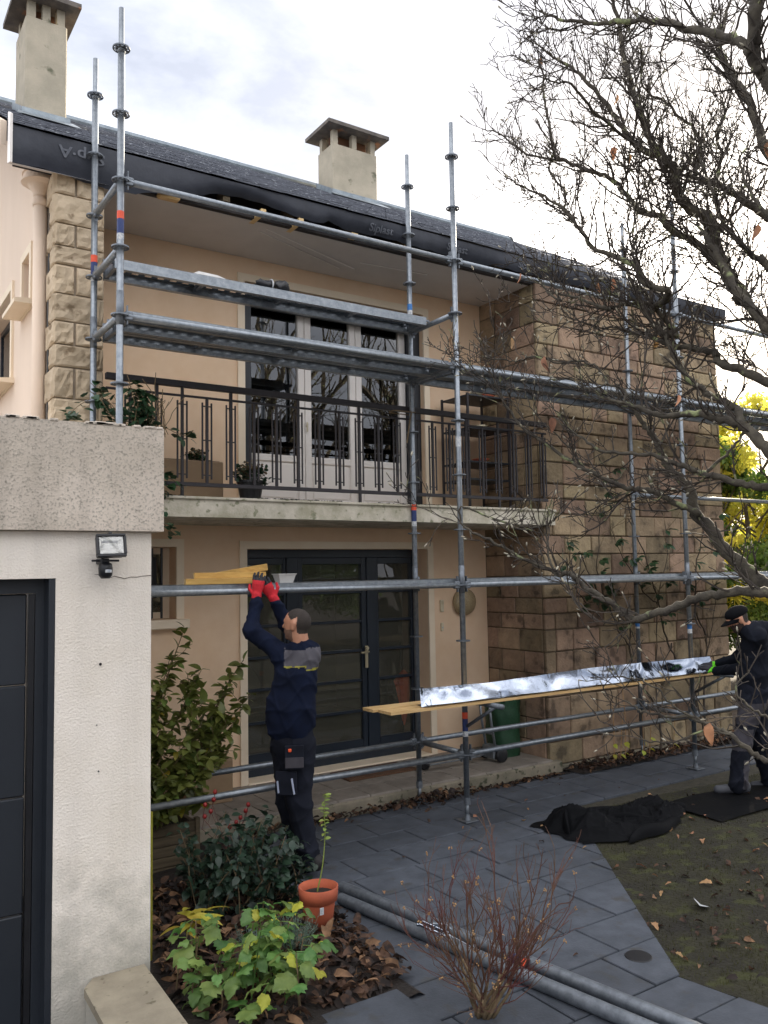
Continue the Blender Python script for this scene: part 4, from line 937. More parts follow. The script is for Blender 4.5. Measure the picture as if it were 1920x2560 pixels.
# folded hand trolley
tr=thing('hand_trolley','folded aluminium hand trolley leaning on the porch wall by the sack','trolley',(5.75,6.9,.13))
g=MB()
for y in (6.78,6.93): g.tube([(5.86,y,.17),(5.79,y,.55),(5.76,y+.0,.85)],.014,8)
g.tube([(5.76,6.78,.85),(5.76,6.93,.85)],.014,8); g.tube([(5.82,6.78,.42),(5.82,6.93,.42)],.01,8); obj('frame',g,M['galv'],tr,True)
g=MB(); g.cbox(5.80,5.90,6.76,6.95,.165,.30,.01); obj('axle_bracket',g,M['galv'],tr)
for y in (6.73,6.98):
    g=MB(); g.lathe([(.06,-.018),(.075,-.01),(.075,.01),(.06,.018),(.02,.018)],(5.88,y,.208),16,M=Matrix.Rotation(PI/2,3,'X')); obj('wheel',g,M['black'],tr,True)
g=MB(); g.cbox(5.05,5.70,6.86,6.90,.19,.205,.004,); g.cbox(5.05,5.70,7.02,7.06,.19,.205,.004); g.cbox(5.66,5.70,6.902,7.018,.19,.205,.004); g.cbox(5.05,5.09,6.902,7.018,.19,.205,.004); g.cbox(5.70,5.86,6.90,6.94,.185,.20,.004); obj('toe_plate',g,M['galv'],tr)
g=MB(); g.lathe([(.05,-.018),(.065,-.01),(.065,.01),(.05,.018)],(5.06,6.96,.195),16,M=Matrix.Rotation(PI/2,3,'X')); obj('wheel',g,M['black'],tr,True)
# black geotextile heap and the strip under the second worker
random.seed(6)
def heap(u,v):
    x=4.90+1.45*u; c=4.98-.10*math.sin(u*3)+.0*u; wd=.36*(1-.35*(u-.4)**2*2)*(1-.45*max(0,u-.6)/.4)
    y=c+(v-.5)*2*wd*(.9+.12*math.sin(u*11))
    e=(lambda q:q*q*(3-2*q))(min(1,min(u,1-u)*6)*min(1,min(v,1-v)*6))
    n=.5+.5*math.sin(u*9+v*7)*math.cos(v*9-u*4)
    n2=.5+.5*math.sin(u*23-v*13+1); n3=abs(math.sin(u*6.5+v*4.2+.6))
    cr_=(1-abs(math.sin(u*7+v*3.1+.4)))**3+.8*(1-abs(math.sin(u*4.1-v*6.3+1.7)))**4+.6*(1-abs(math.sin(u*13+v*8.7)))**3
    hump=.13*math.exp(-((u-.13)/.13)**2-((v-.6)/.35)**2)+.035*math.exp(-((u-.88)/.10)**2)
    return (x+.02*math.sin(v*17),y+.03*math.sin(u*19),.010+e*(.022+hump+.038*cr_+.03*(1-abs(math.sin(u*21+v*17)))**4+.02*(1-abs(math.sin(u*33-v*11+2)))**3+.012*n2*n))
g=MB(); g.grid(heap,150,70); hp=thing('geotextile_heap','crumpled black geotextile sheet heaped at the lawn edge','sheet',(5.5,4.9,0))
obj('sheet',g,M['tarp'],hp,True)
def fold(x0,y0,x1,y1,h,w_):
    d=Vector((x1-x0,y1-y0)); n=Vector((-d.y,d.x)).normalized()
    def fn(u,v):
        a=PI*v; e=math.sin(PI*min(1,max(.0,u)))**.4
        return (x0+d.x*u+n.x*w_*math.cos(a)*e,y0+d.y*u+n.y*w_*math.cos(a)*e+.02*math.sin(u*9),.01+h*math.sin(a)*e*(.85+.2*math.sin(u*7)))
    q=MB(); q.grid(fn,30,12); obj('fold',q,M['tarp'],hp,True)
fold(4.95,4.88,5.28,5.30,.17,.035); fold(4.95,4.95,5.75,4.70,.08,.03); fold(5.2,4.50,6.0,4.62,.09,.05); fold(5.95,5.0,6.36,4.84,.09,.05); fold(5.3,5.22,6.2,5.05,.07,.03); fold(5.4,4.95,5.9,4.60,.10,.02); fold(5.05,5.1,5.5,4.75,.09,.02)
g=MB(); g.grid(lambda u,v:(6.25+2.2*u,4.42+.62*v-.06*u+.03*math.sin(u*9)*(v>.5),.004+.012*abs(math.sin(u*5+v*3))),40,8); tag(obj('geotextile_strip',g,M['tarp'],origin=(7.2,4.7,0),smooth=True),'flat dark geotextile strip on the lawn under the second worker','sheet')
g=MB(); g.lathe([(.075,0),(.07,.004),(.01,.005)],(3.75,3.21,.002),24); tag(obj('drain_cover',g,M['black'],origin=(3.75,3.21,0)),'small round dark drain cover set in a paving slab','drain')
g=MB()
for k in range(26):
    x=5.6+.036*k; g.box(x,x+.014,6.36,6.455,-.012,.006)
for y in (6.36,6.405,6.45): g.box(5.6,6.54,y,y+.006,-.012,.0065)
tag(obj('drain_grate',g,M['black'],origin=(6,6.4,0)),'narrow dark drain grating along the foot of the porch step','drain')
g=MB(); g.tube([(1.50,4.62,.0),(1.495,4.60,.45),(1.488,4.58,.85)],.012,6); tag(obj('garden_stake',g,M['lf_shruby'],origin=(1.5,4.6,0)),'pale yellow green stake beside the garage corner','stake')
# ================================================================ vegetation helpers
def leaf_mesh(name,L_,W_,mat,fold=.25,curl=.25,n=5,lobed=0,seed=0):
    rr=random.Random(seed); mb=MB(); V=[];Fc=[]
    for i in range(n+1):
        t=i/n; x=L_*t; wv=W_/2*math.sin(PI*min(1,t**.8*1.0))**.8 if 0<t<1 else .0008
        if lobed and 0<t<1: wv*=1+lobed*(1 if i%2 else -1)*.5
        z=-curl*L_*t*t; zz=fold*wv
        V+=[(x,-wv,z+zz),(x,0,z),(x,wv,z+zz)]
    for i in range(n):
        a=3*i; Fc+=[(a,a+1,a+4,a+3),(a+1,a+2,a+5,a+4)]
    mb.add(V,Fc); return mesh(name,mb,mat,True)
def leaf_fine(name,L_,W_,mat,seed):
    rr=random.Random(seed); n=12; V=[];Fc=[]; cu=rr.uniform(.15,.55); tw=rr.uniform(-.5,.5); ph=rr.uniform(0,6)
    for i in range(n+1):
        t=i/n; base=math.sin(PI*t**.72)**.85 if 0<t<1 else 0
        wv=W_/2*base*(1+.10*(1 if i%2 else -1)+.16*math.exp(-((t-.30)/.10)**2)-.12*math.exp(-((t-.52)/.07)**2)) if 0<t<1 else .0008
        for k in(-1,-.5,0,.5,1):
            y=wv*k; z=-cu*L_*t*t+.22*abs(y)-.9*y*y/W_+.012*math.sin(9*t+ph+k*3)*abs(k)+tw*y*t*.6
            V.append((L_*t-(.10*L_ if abs(k)==1 and t<.25 and t>0 else 0)*(1-t*4),y,z))
    for i in range(n):
        for k in range(4): a=5*i+k; Fc.append((a,a+1,a+6,a+5))
    mb=MB(); mb.add(V,Fc); return mesh(name,mb,mat,True)
def basis(d,up=Vector((0,0,1))):
    d=Vector(d).normalized(); y=up.cross(d)
    if y.length<1e-4: y=d.orthogonal()
    y.normalize(); z=d.cross(y); m=Matrix((d,y,z)).transposed(); return m
def put_leaf(meshes,parent,pos,d,roll=None,sc=1,name='leaf'):
    me=random.choice(meshes); m=basis(d)@Matrix.Rotation(uni(-.6,.6) if roll is None else roll,3,'X')
    o=bpy.data.objects.new(name,me); COL.objects.link(o); o.parent=parent
    o.matrix_local=Matrix.Translation(Vector(pos)-worig(parent))@m.to_4x4()@Matrix.Scale(sc,4); return o
def bake_leaves(mb,me,items,mis=1):
    """join many leaves into one mesh: items = (pos, dir, roll, scale)"""
    vv=np.array([v.co[:] for v in me.vertices]); ff=[tuple(p.vertices) for p in me.polygons]
    for (p,d,ro,s) in items:
        m=np.array(basis(d)@Matrix.Rotation(ro,3,'X')); w_=vv@m.T*s+np.array(p); o=len(mb.v); mb.v+=[tuple(q) for q in w_]; mb.f+=[tuple(i+o for i in q) for q in ff]; mb.mi+=[random.randrange(mis)]*len(ff)
def catmull(P,k=4):
    P=[Vector(p) for p in P]; out=[]
    for i in range(len(P)-1):
        p0=P[max(i-1,0)];p1=P[i];p2=P[i+1];p3=P[min(i+2,len(P)-1)]
        for j in range(k):
            t=j/k; out.append(.5*((2*p1)+(p2-p0)*t+(2*p0-5*p1+4*p2-p3)*t*t+(3*p1-p0-3*p2+p3)*t**3))
    out.append(P[-1]); return out
def rdir(): 
    while True:
        v=Vector((uni(-1,1),uni(-1,1),uni(-1,1)))
        if .05<v.length<1: return v.normalized()
def wander(p,d,length,seg,jit,up):
    P=[Vector(p)]; d=Vector(d).normalized(); n=max(2,int(length/seg))
    for i in range(n):
        d=(d+rdir()*jit+Vector((0,0,up))).normalized(); P.append(P[-1]+d*(length/n))
    return P
# ================================================================ magnolia in front of the wing
LIMBS=[(0.05,0.012,[(3.5,2.25,3.37),(3.88,2.48,3.5),(3.86,2.53,3.61),(3.84,2.59,3.78),(3.85,2.63,3.96),(3.81,2.7,4.02),(3.77,2.76,4.14),(3.79,2.78,4.27),(3.76,2.82,4.34),(3.73,2.88,4.46),(3.71,2.93,4.6),(3.71,2.99,4.83),(3.71,3.04,5.05),(3.72,3.06,5.21),(3.72,3.1,5.37),(3.72,3.13,5.52)]),
(0.026,0.006,[(3.78,2.83,4.35),(3.71,2.95,4.45),(3.68,3.02,4.57),(3.65,3.11,4.75),(3.6,3.22,4.95),(3.55,3.31,5.07),(3.5,3.4,5.17),(3.46,3.45,5.24)]),
(0.016,0.005,[(3.72,2.96,4.46),(3.55,2.98,4.53),(3.36,3.0,4.62),(3.24,3.0,4.7),(3.16,3.02,4.69),(3.07,3.04,4.7)]),
(0.036,0.008,[(3.99,2.26,3.76),(4.0,2.39,3.91),(4.0,2.51,4.04),(3.99,2.62,4.16),(3.98,2.72,4.23),(3.95,2.84,4.31),(3.91,2.98,4.39)]),
(0.034,0.034,[(2.89,1.66,3.84),(2.84,1.67,3.9),(2.81,1.68,3.94),(2.77,1.68,3.99),(2.75,1.66,4.07),(2.74,1.64,4.16),(2.77,1.59,4.22)]),
(0.026,0.006,[(2.76,1.68,3.98),(2.77,1.73,4.06),(2.77,1.82,4.14),(2.76,1.95,4.23),(2.75,2.03,4.3),(2.74,2.14,4.37),(2.72,2.22,4.41),(2.7,2.34,4.46),(2.67,2.46,4.53),(2.64,2.55,4.59),(2.63,2.61,4.65)]),
(0.036,0.01,[(3.67,2.1,3.92),(3.66,2.17,4.07),(3.67,2.22,4.21),(3.68,2.27,4.38),(3.67,2.33,4.5),(3.66,2.36,4.59),(3.67,2.4,4.7),(3.72,2.41,4.85),(3.78,2.41,5.0)]),
(0.024,0.005,[(3.49,2.72,3.44),(3.31,2.5,3.43),(3.27,2.61,3.51),(3.26,2.66,3.61),(3.18,2.82,3.72),(3.15,2.9,3.85),(3.13,2.98,3.97),(3.1,3.06,4.06),(3.04,3.16,4.14),(2.99,3.25,4.22)]),
(0.03,0.006,[(3.86,2.53,3.61),(3.8,2.52,3.65),(3.77,2.57,3.71),(3.73,2.66,3.83),(3.66,2.75,3.91),(3.65,2.79,3.99),(3.59,2.88,4.04),(3.56,2.95,4.17),(3.52,3.01,4.26),(3.45,3.11,4.33),(3.38,3.2,4.4),(3.35,3.25,4.46),(3.36,3.29,4.65),(3.37,3.33,4.8),(3.39,3.36,4.98),(3.39,3.39,5.1)]),
(0.01,0.004,[(3.39,3.21,4.41),(3.28,3.37,4.48),(3.23,3.44,4.56),(3.18,3.52,4.65),(3.13,3.6,4.7)]),
(0.018,0.006,[(3.95,2.84,4.31),(3.99,2.82,4.3),(4.02,2.82,4.35),(4.07,2.82,4.47),(4.08,2.86,4.63),(4.04,2.94,4.74),(4.0,2.99,4.83),(3.95,3.07,4.91),(3.95,3.11,5.03),(3.98,3.11,5.13)]),
(0.016,0.006,[(3.67,2.5,4.07),(3.92,2.64,4.18),(4.0,2.64,4.34),(4.02,2.68,4.5),(4.09,2.67,4.62),(4.11,2.7,4.75)]),
(0.01,0.008,[(3.35,3.25,4.46),(3.41,3.31,4.5),(3.35,3.29,4.37),(3.36,3.19,4.21),(3.31,3.16,4.09)]),
(0.052,0.014,[(3.75,2.22,1.94),(3.69,2.31,2.02),(3.65,2.38,2.1),(3.6,2.45,2.19),(3.57,2.51,2.3),(3.54,2.57,2.38),(3.54,2.59,2.48),(3.53,2.62,2.54),(3.49,2.68,2.62),(3.48,2.71,2.69),(3.47,2.75,2.79),(3.45,2.79,2.85),(3.42,2.83,2.94)]),
(0.024,0.005,[(3.54,2.57,2.38),(3.5,2.53,2.38),(3.46,2.61,2.43),(3.42,2.68,2.48),(3.37,2.76,2.51),(3.34,2.81,2.52),(3.3,2.88,2.56),(3.23,2.99,2.63),(3.17,3.1,2.72),(3.1,3.22,2.83),(3.06,3.27,2.88),(3.02,3.36,3.03),(3.01,3.41,3.13),(3.0,3.45,3.22)]),
(0.027,0.006,[(3.53,2.08,2.44),(3.5,2.16,2.47),(3.46,2.24,2.49),(3.42,2.32,2.52),(3.38,2.4,2.55),(3.35,2.47,2.59),(3.31,2.54,2.62),(3.27,2.61,2.66),(3.2,2.74,2.68),(3.15,2.83,2.71),(3.12,2.9,2.77),(3.09,2.94,2.81)]),
(0.04,0.008,[(3.45,2.01,2.48),(3.44,2.11,2.62),(3.42,2.19,2.72),(3.41,2.23,2.76),(3.38,2.3,2.79),(3.33,2.4,2.83),(3.28,2.51,2.83),(3.23,2.62,2.88),(3.19,2.69,2.92),(3.15,2.77,2.95)]),
(0.034,0.006,[(3.63,2.1,2.89),(3.61,2.2,2.97),(3.57,2.32,3.05),(3.54,2.41,3.1),(3.55,2.43,3.15),(3.52,2.52,3.19),(3.47,2.64,3.23),(3.44,2.72,3.3),(3.41,2.8,3.32),(3.37,2.89,3.37),(3.34,2.97,3.36)]),
(0.04,0.016,[(3.5,2.05,3.11),(3.49,2.12,3.19),(3.5,2.17,3.26),(3.5,2.25,3.37),(3.51,2.31,3.48),(3.52,2.37,3.61),(3.53,2.42,3.69),(3.53,2.45,3.76)]),
(0.026,0.008,[(3.41,2.23,2.76),(3.51,2.3,2.85),(3.48,2.38,2.91),(3.46,2.45,2.97),(3.44,2.52,3.05),(3.43,2.58,3.16),(3.44,2.63,3.28),(3.42,2.69,3.35),(3.42,2.76,3.49),(3.43,2.83,3.64),(3.42,2.88,3.76)]),
(0.03,0.006,[(3.17,1.88,2.0),(3.13,1.95,2.01),(3.09,2.02,2.02),(3.04,2.1,2.01),(2.99,2.19,1.99),(2.95,2.27,1.95),(2.9,2.35,1.92),(2.86,2.41,1.9),(2.85,2.45,1.93),(2.81,2.5,1.98),(2.77,2.57,2.03),(2.75,2.61,2.07),(2.73,2.64,2.1),(2.7,2.68,2.1),(2.67,2.74,2.13),(2.59,2.85,2.2),(2.54,2.92,2.25),(2.48,3.0,2.3),(2.45,3.05,2.35)]),
(0.016,0.004,[(3.0,1.81,1.33),(2.98,1.89,1.38),(2.96,1.95,1.41),(2.94,2.02,1.47),(2.92,2.09,1.49),(2.89,2.16,1.52),(2.85,2.24,1.52),(2.81,2.33,1.53),(2.8,2.37,1.55),(2.78,2.41,1.57)]),
(0.007,0.003,[(2.92,2.09,1.49),(2.88,2.18,1.54),(2.85,2.24,1.58),(2.83,2.28,1.63),(2.8,2.35,1.66),(2.75,2.42,1.67)]),
(0.006,0.003,[(2.94,2.02,1.47),(2.89,2.1,1.48),(2.84,2.19,1.43),(2.79,2.27,1.42),(2.76,2.32,1.44)]),
(0.008,0.003,[(2.8,1.68,1.53),(2.76,1.74,1.59),(2.72,1.79,1.62),(2.7,1.83,1.69),(2.76,1.81,1.75)]),
(0.009,0.003,[(2.69,2.67,2.1),(2.69,2.73,2.18),(2.71,2.75,2.24),(2.74,2.78,2.34),(2.8,2.81,2.44)]),
(0.004,0.007,[(2.45,3.05,2.35),(2.45,3.04,2.42),(2.52,2.97,2.38),(2.59,2.9,2.34),(2.65,2.85,2.31),(2.71,2.77,2.32),(2.75,2.72,2.36)]),
(0.01,0.004,[(3.26,3.19,3.62),(3.25,3.14,3.56),(3.24,3.23,3.64),(3.25,3.3,3.73),(3.25,3.38,3.83),(3.24,3.47,3.9)]),
(0.014,0.006,[(3.38,2.93,3.48),(3.3,2.87,3.45),(3.29,2.99,3.52),(3.28,3.09,3.58),(3.26,3.19,3.62),(3.25,3.24,3.65)]),
(0.02,0.012,[(3.44,2.63,3.28),(3.52,2.62,3.29),(3.49,2.72,3.44),(3.44,2.82,3.49),(3.38,2.93,3.48)]),
(0.022,0.008,[(3.71,2.23,3.54),(3.68,2.3,3.63),(3.66,2.39,3.76),(3.66,2.45,3.89),(3.67,2.5,4.07),(3.68,2.55,4.2)]),
(0.012,0.004,[(3.36,1.98,3.59),(3.34,2.08,3.78),(3.36,2.13,3.93),(3.44,2.12,4.05)]),
(0.008,0.003,[(3.19,2.79,3.03),(3.19,2.85,3.13),(3.15,2.93,3.17),(3.1,3.03,3.18),(3.04,3.14,3.23),(3.0,3.23,3.22),(2.95,3.31,3.24),(2.9,3.39,3.27)]),
(0.009,0.003,[(3.19,2.69,2.92),(3.23,2.71,2.98),(3.19,2.79,3.03),(3.15,2.88,3.02),(3.11,2.95,3.08),(3.05,3.06,3.09)]),
(0.012,0.006,[(3.39,2.41,2.55),(3.51,2.37,2.64),(3.59,2.35,2.72),(3.65,2.33,2.8)]),
(0.006,0.003,[(3.23,2.99,2.63),(3.2,3.05,2.74),(3.17,3.12,2.82),(3.11,3.23,2.96),(3.1,3.28,3.08)])]
random.seed(101)
TB=Vector((4.95,1.30,0)); TF=Vector((4.72,1.55,1.75))
mg=thing('magnolia_tree','bare magnolia tree with lichen on its limbs and pale furry buds','tree',tuple(TB))
g=MB(); tp=catmull([TB+Vector((0,0,-.05)),(4.93,1.36,.6),(4.85,1.42,1.2),TF],4); g.tube(tp,[.16-.05*i/(len(tp)-1) for i in range(len(tp))],12); trunk=obj('trunk',g,M['bark'],mg,True)
TW=MB(); BUD=MB(); hang=[]
def twig(p,d,length,r,level):
    P=wander(p,d,length,.035 if level<2 else .02,.20+.06*level,.06)
    n=len(P); TW.tube(P,[max(.0021,r*(1-.45*i/(n-1))) for i in range(n)],4 if level==0 else 3,False)
    if level<3:
        step=(.05,.038,.032)[level]; m_=int(length/step)
        for k in range(1,m_+1):
            if rnd()>(.8,.66,.42)[level]: continue
            t=min(.97,(k+uni(-.3,.3))/m_); i=int(t*(n-1)); i=min(max(i,1),n-2) if n>2 else 0
            tn=(P[i+1]-P[max(i-1,0)]).normalized()
            side=tn.cross(rdir()).normalized(); dd=(tn*uni(.5,1.0)+side*uni(.6,1.0)+Vector((0,0,.22))).normalized()
            ln=length*uni(.28,.55) if level<2 else uni(.025,.07)
            if ln>.02: twig(P[i],dd,ln,max(.0014,r*.62),level+1)
    if rnd()<(.5,.30,.15,.06)[level]:
        e=P[-1]; d2=(P[-1]-P[-2]).normalized(); L2=uni(.012,.026); BUD.tube([e-d2*.002,e+d2*L2*.3,e+d2*L2*.65,e+d2*L2],[.002,L2*.20,L2*.17,.0006],6)
    elif level==1 and rnd()<.015: hang.append(P[-1])
for li,(r0,r1,P) in enumerate(LIMBS):
    r0=max(.0045,r0*.74); r1=max(.003,r1*.74)
    C_=catmull(P,5); n=len(C_); C_=[c+rdir()*.006*(0<i<n-1) for i,c in enumerate(C_)]
    R_=[r0+(r1-r0)*i/(n-1) for i in range(n)]
    R_=[q*(1+.10*math.sin(i*2.1+li)) for i,q in enumerate(R_)]
    g=MB(); g.tube(C_,R_,9 if r0>.012 else 6); obj('limb',g,M['bark'],mg,True)
    ln=sum((C_[i+1]-C_[i]).length for i in range(n-1))
    q0=C_[0]
    if li in (3, 4, 6, 13, 15, 16, 17, 18, 20, 21, 24, 30, 31):   # limbs that spring from the trunk
        mid=(TF+q0)/2+Vector((.1,-.05,-.05)); g=MB(); c2=catmull([TF+Vector((0,0,-.1)),mid,q0+(q0-C_[2])*.3,q0],4); g.tube(c2,[r0*1.5-(r0*.5)*i/(len(c2)-1) for i in range(len(c2))],9); obj('limb',g,M['bark'],mg,True)
    m_=int(ln/.033)
    for k in range(1,m_+1):
        t=(k+uni(-.4,.4))/m_
        zz_=C_[min(n-1,int(max(0,t)*(n-1)))].z
        if t<.04 or rnd()>(.88 if zz_>3.1 else .62 if zz_>2.5 else .34): continue
        i=min(int(t*(n-1)),n-2); tn=(C_[i+1]-C_[max(i-1,0)]).normalized(); side=tn.cross(rdir()).normalized()
        dd=(tn*uni(.4,1.0)+side*uni(.6,1.1)+Vector((0,0,.18))).normalized()
        twig(C_[i],dd,uni(.12,.42)*(1 if r0>.01 else .6),min(.0055,max(.0026,R_[i]*.45)),0 if rnd()<.55 else 1)
    e=C_[-1]; twig(e,(C_[-1]-C_[-3]).normalized(),uni(.08,.18),max(.002,r1*.8),0)
tag(obj('twigs',TW,M['twig'],mg),kind='stuff'); tag(obj('buds',BUD,M['bud'],mg,True),kind='stuff')
DL=[leaf_mesh('dry_leaf',.075,.04,M['dryleaf2'],.5,.5,5,0,i) for i in range(2)]
for p in hang[:40]: put_leaf(DL,mg,p,(uni(-.4,.4),uni(-.4,.4),-1),uni(-1,1),uni(.7,1.1))
# ================================================================ climbing rose on the wing wall
random.seed(55)
cr=thing('climbing_rose','climbing rose with dark stems and green leaves against the sandstone wing','climber',(8.2,6.44,0))
stems=[[(7.95,6.36,0),(7.98,6.42,.5),(7.70,6.45,.85),(7.62,6.48,1.25),(7.62,6.49,1.6),(7.20,6.49,1.8),(6.9,6.5,2.3)],
[(8.75,6.34,0),(8.70,6.42,.5),(8.45,6.46,.95),(8.25,6.47,1.3),(8.15,6.48,1.7),(8.0,6.49,2.2),(7.7,6.5,2.7)],
[(8.75,6.34,0),(8.85,6.42,.7),(9.0,6.46,1.2),(8.85,6.48,1.6),(8.9,6.49,2.1),(9.1,6.5,2.6)],
[(7.98,6.42,.45),(8.05,6.46,1.1),(8.12,6.48,1.7),(8.35,6.49,2.3),(8.3,6.5,2.9)],
[(8.70,6.42,.5),(8.9,6.45,.9),(9.15,6.47,1.4),(9.3,6.49,2.0)],
[(7.62,6.48,1.25),(7.4,6.48,1.5),(7.15,6.49,2.1),(7.25,6.5,2.7),(7.1,6.5,3.2)],
[(8.15,6.48,1.7),(7.9,6.49,1.85),(7.55,6.49,2.3),(7.4,6.5,2.6)],
[(8.45,6.46,.95),(8.2,6.47,.8),(8.0,6.46,.62)],
[(7.2,6.49,1.8),(6.95,6.48,1.75),(6.75,6.48,2.0),(6.68,6.47,2.5)]]
LV=[leaf_mesh('leaf',.085,.050,M['lf_climb'],.2,.3,4,0,i) for i in range(2)]
spots=[]
for i,P in enumerate(stems):
    C_=catmull(P,5); n=len(C_); g=MB(); r0=.016 if P[0][2]<.1 else .009
    C_=[c+Vector((uni(-.02,.02),0,uni(-.01,.01))) for c in C_]
    g.tube(C_,[r0*(1-.65*k/(n-1)) for k in range(n)],6); obj('stem',g,pm('rose_stem',S((70,58,46)),S((52,46,38)),10,.8),cr,True)
    for k in range(2,n-1):
        if rnd()<.75:
            d=Vector((uni(-1,1),-.25*rnd(),uni(-.2,1))).normalized(); Q=wander(C_[k],d,uni(.12,.45),.05,.25,.02); Q=[Vector((q.x,min(q.y,6.52),q.z)) for q in Q]
            t=MB(); t.tube(Q,[.004-.002*a/(len(Q)-1) for a in range(len(Q))],4,False); obj('twig',t,M['browntwig'],cr)
            for q in Q[1:]:
                if q.z>1.45 and rnd()<.95: spots.append(q)
tot=0; random.shuffle(spots)
for q in spots:
    base=Vector((uni(-1,1),-1.0,uni(-.4,.2))).normalized(); c0=q+base*.04
    for k in range(5):
        if tot>=290: break
        a=(k-2)*.75; dd=(base+Vector((math.cos(base.x)*math.sin(a),0,math.sin(a)*.6))).normalized(); put_leaf(LV,cr,c0+base*(.03*(2-abs(k-2))),dd,None,uni(.75,1.25)); tot+=1
for x in (7.15,7.22,7.3,7.6,7.68,8.1):
    t=MB(); P=wander((x,6.34+uni(-.04,.04),0),(uni(-.1,.25),-.02,1),uni(.5,.85),.1,.06,.05); t.tube(P,.004,4); o=tag(obj('cane',t,M['drywisp'],origin=(x,6.34,0)),'dry pale plant cane standing in the border before the wing','plant','dry canes before the wing')
    YL=[leaf_mesh('leaf',.07,.05,M['lf_hydy'],.2,.4,5,.3,3)]
    for k in range(2): put_leaf(YL,o,P[1+k]+Vector((0,0,.0)),(uni(-1,1),-.6,-.2),None,uni(.7,1.2))
# ================================================================ shrub in the wooden planter
random.seed(66)
sb=thing('evergreen_shrub','bushy green shrub with yellowing lower leaves in the timber planter','shrub',(2.0,6.12,.3))
ends=[(2.20,6.0,1.74),(2.12,6.1,1.5),(2.35,6.05,1.42),(2.62,6.0,1.42),(2.66,6.0,1.14),(2.05,6.0,1.35),(1.85,6.1,1.3),(2.5,5.95,1.25),(2.42,5.9,.95),(2.2,5.85,1.15),(2.0,5.85,1.0),(1.8,6.0,1.05),(2.6,6.05,.98),(2.3,5.85,.72),(2.05,5.82,.65),(1.85,5.85,.75),(2.45,5.95,1.1),(2.25,6.0,1.28),(1.95,5.95,1.2),(2.15,5.8,.9),(2.3,5.85,.5),(2.0,5.8,.45),(2.5,6.0,.8)]
LS=[leaf_mesh('leaf',.092,.052,M['lf_shrub'],.25,.25,5,0,i) for i in range(3)]; LY=[leaf_mesh('leaf',.085,.046,M['lf_shruby'],.25,.3,5)]
cand=[]
for e in ends:
    b=Vector((uni(1.8,2.1),uni(6.0,6.2),.3)); mid=(b+Vector(e))/2+Vector((uni(-.06,.06),uni(-.05,.05),.06))
    C_=catmull([b,mid,e],7); g=MB(); n=len(C_); g.tube(C_,[.009*(1-.7*k/(n-1)) for k in range(n)],5); obj('stem',g,M['browntwig'],sb,True)
    for k in range(4,n):
        for r in range(3): cand.append((C_[k],rnd()))
        if rnd()<.6:
            Q=wander(C_[k],(uni(-1,1),uni(-1,.3),uni(.2,1)),uni(.08,.2),.04,.3,.05); t=MB(); t.tube(Q,.0025,4,False); obj('twig',t,M['browntwig'],sb)
            for q in Q[1:]: cand+= [(q,rnd())]*2
random.shuffle(cand)
bk=MB(); items=[]
for k,(p,_) in enumerate(cand):
    d=Vector((uni(-1,1),uni(-1.1,.5),uni(-.45,.7))).normalized(); low=p.z<.9
    if k<290: put_leaf(LY if rnd()<(.22 if low else .03) else LS,sb,p,d,None,uni(.7,1.2))
    else: items.append((p,d,uni(-.8,.8),uni(.7,1.15)))
bake_leaves(bk,LS[0],items); tag(obj('foliage',bk,M['lf_shrub'],sb,True),kind='stuff')
# ================================================================ dark rose bush with red hips
random.seed(77)
rb=thing('rose_bush','low dark blue green rose bush with red hips by the worker\'s feet','shrub',(2.2,5.1,0))
LD=[leaf_mesh('leaf',.062,.042,M['lf_dark'],.2,.3,5,.12,i) for i in range(3)]; items=[]; nn=0
cand=[]
for k in range(46):
    b=Vector((uni(1.9,2.55),uni(4.75,5.35),.03)); h=uni(.22,.58)*(1-.25*max(0,b.x-2.3)/.2); e=b+Vector((uni(-.18,.22),uni(-.2,.1),h)); C_=catmull([b,(b+e)/2+Vector((uni(-.05,.05),0,.04)),e],5); n=len(C_)
    g=MB(); g.tube(C_,[.005*(1-.6*i/(n-1)) for i in range(n)],4); obj('stem',g,M['browntwig'],rb)
    for i in range(3,n):
        for r in range(3): cand.append(C_[i]+rdir()*.05)
random.shuffle(cand)
for k,p in enumerate(cand):
    d=Vector((uni(-1,1),uni(-1.2,.4),uni(-.4,.5))).normalized()
    if k<290: put_leaf(LD,rb,p,d,None,uni(.7,1.25))
    else: items.append((p,d,uni(-.8,.8),uni(.7,1.15)))
bk=MB(); bake_leaves(bk,LD[0],items); tag(obj('foliage',bk,M['lf_dark'],rb,True),kind='stuff')
HP=pm('rose_hip',S((158,44,40)),S((120,34,34)),9,.4)
for (x,y,z) in ((2.28,5.62,.62),(2.27,5.62,.57),(2.20,5.60,.55),(2.24,5.60,.50),(2.20,5.61,.47),(2.52,5.60,.50),(2.50,5.6,.46),(2.46,5.6,.42),(2.42,5.58,.40),(2.38,5.6,.37)):
    t=MB(); t.lathe([(.002,-.017),(.012,-.012),(.016,0),(.012,.012),(.004,.017)],(x,y,z),8); hp_=obj('rose_hip',t,HP,rb,True); t=MB(); t.tube([(x,y,z-.01),(x-.02,y,z-.08),(2.32,5.5,.25)],.0025,4,False); obj('hip_stalk',t,M['redtwig'],rb)
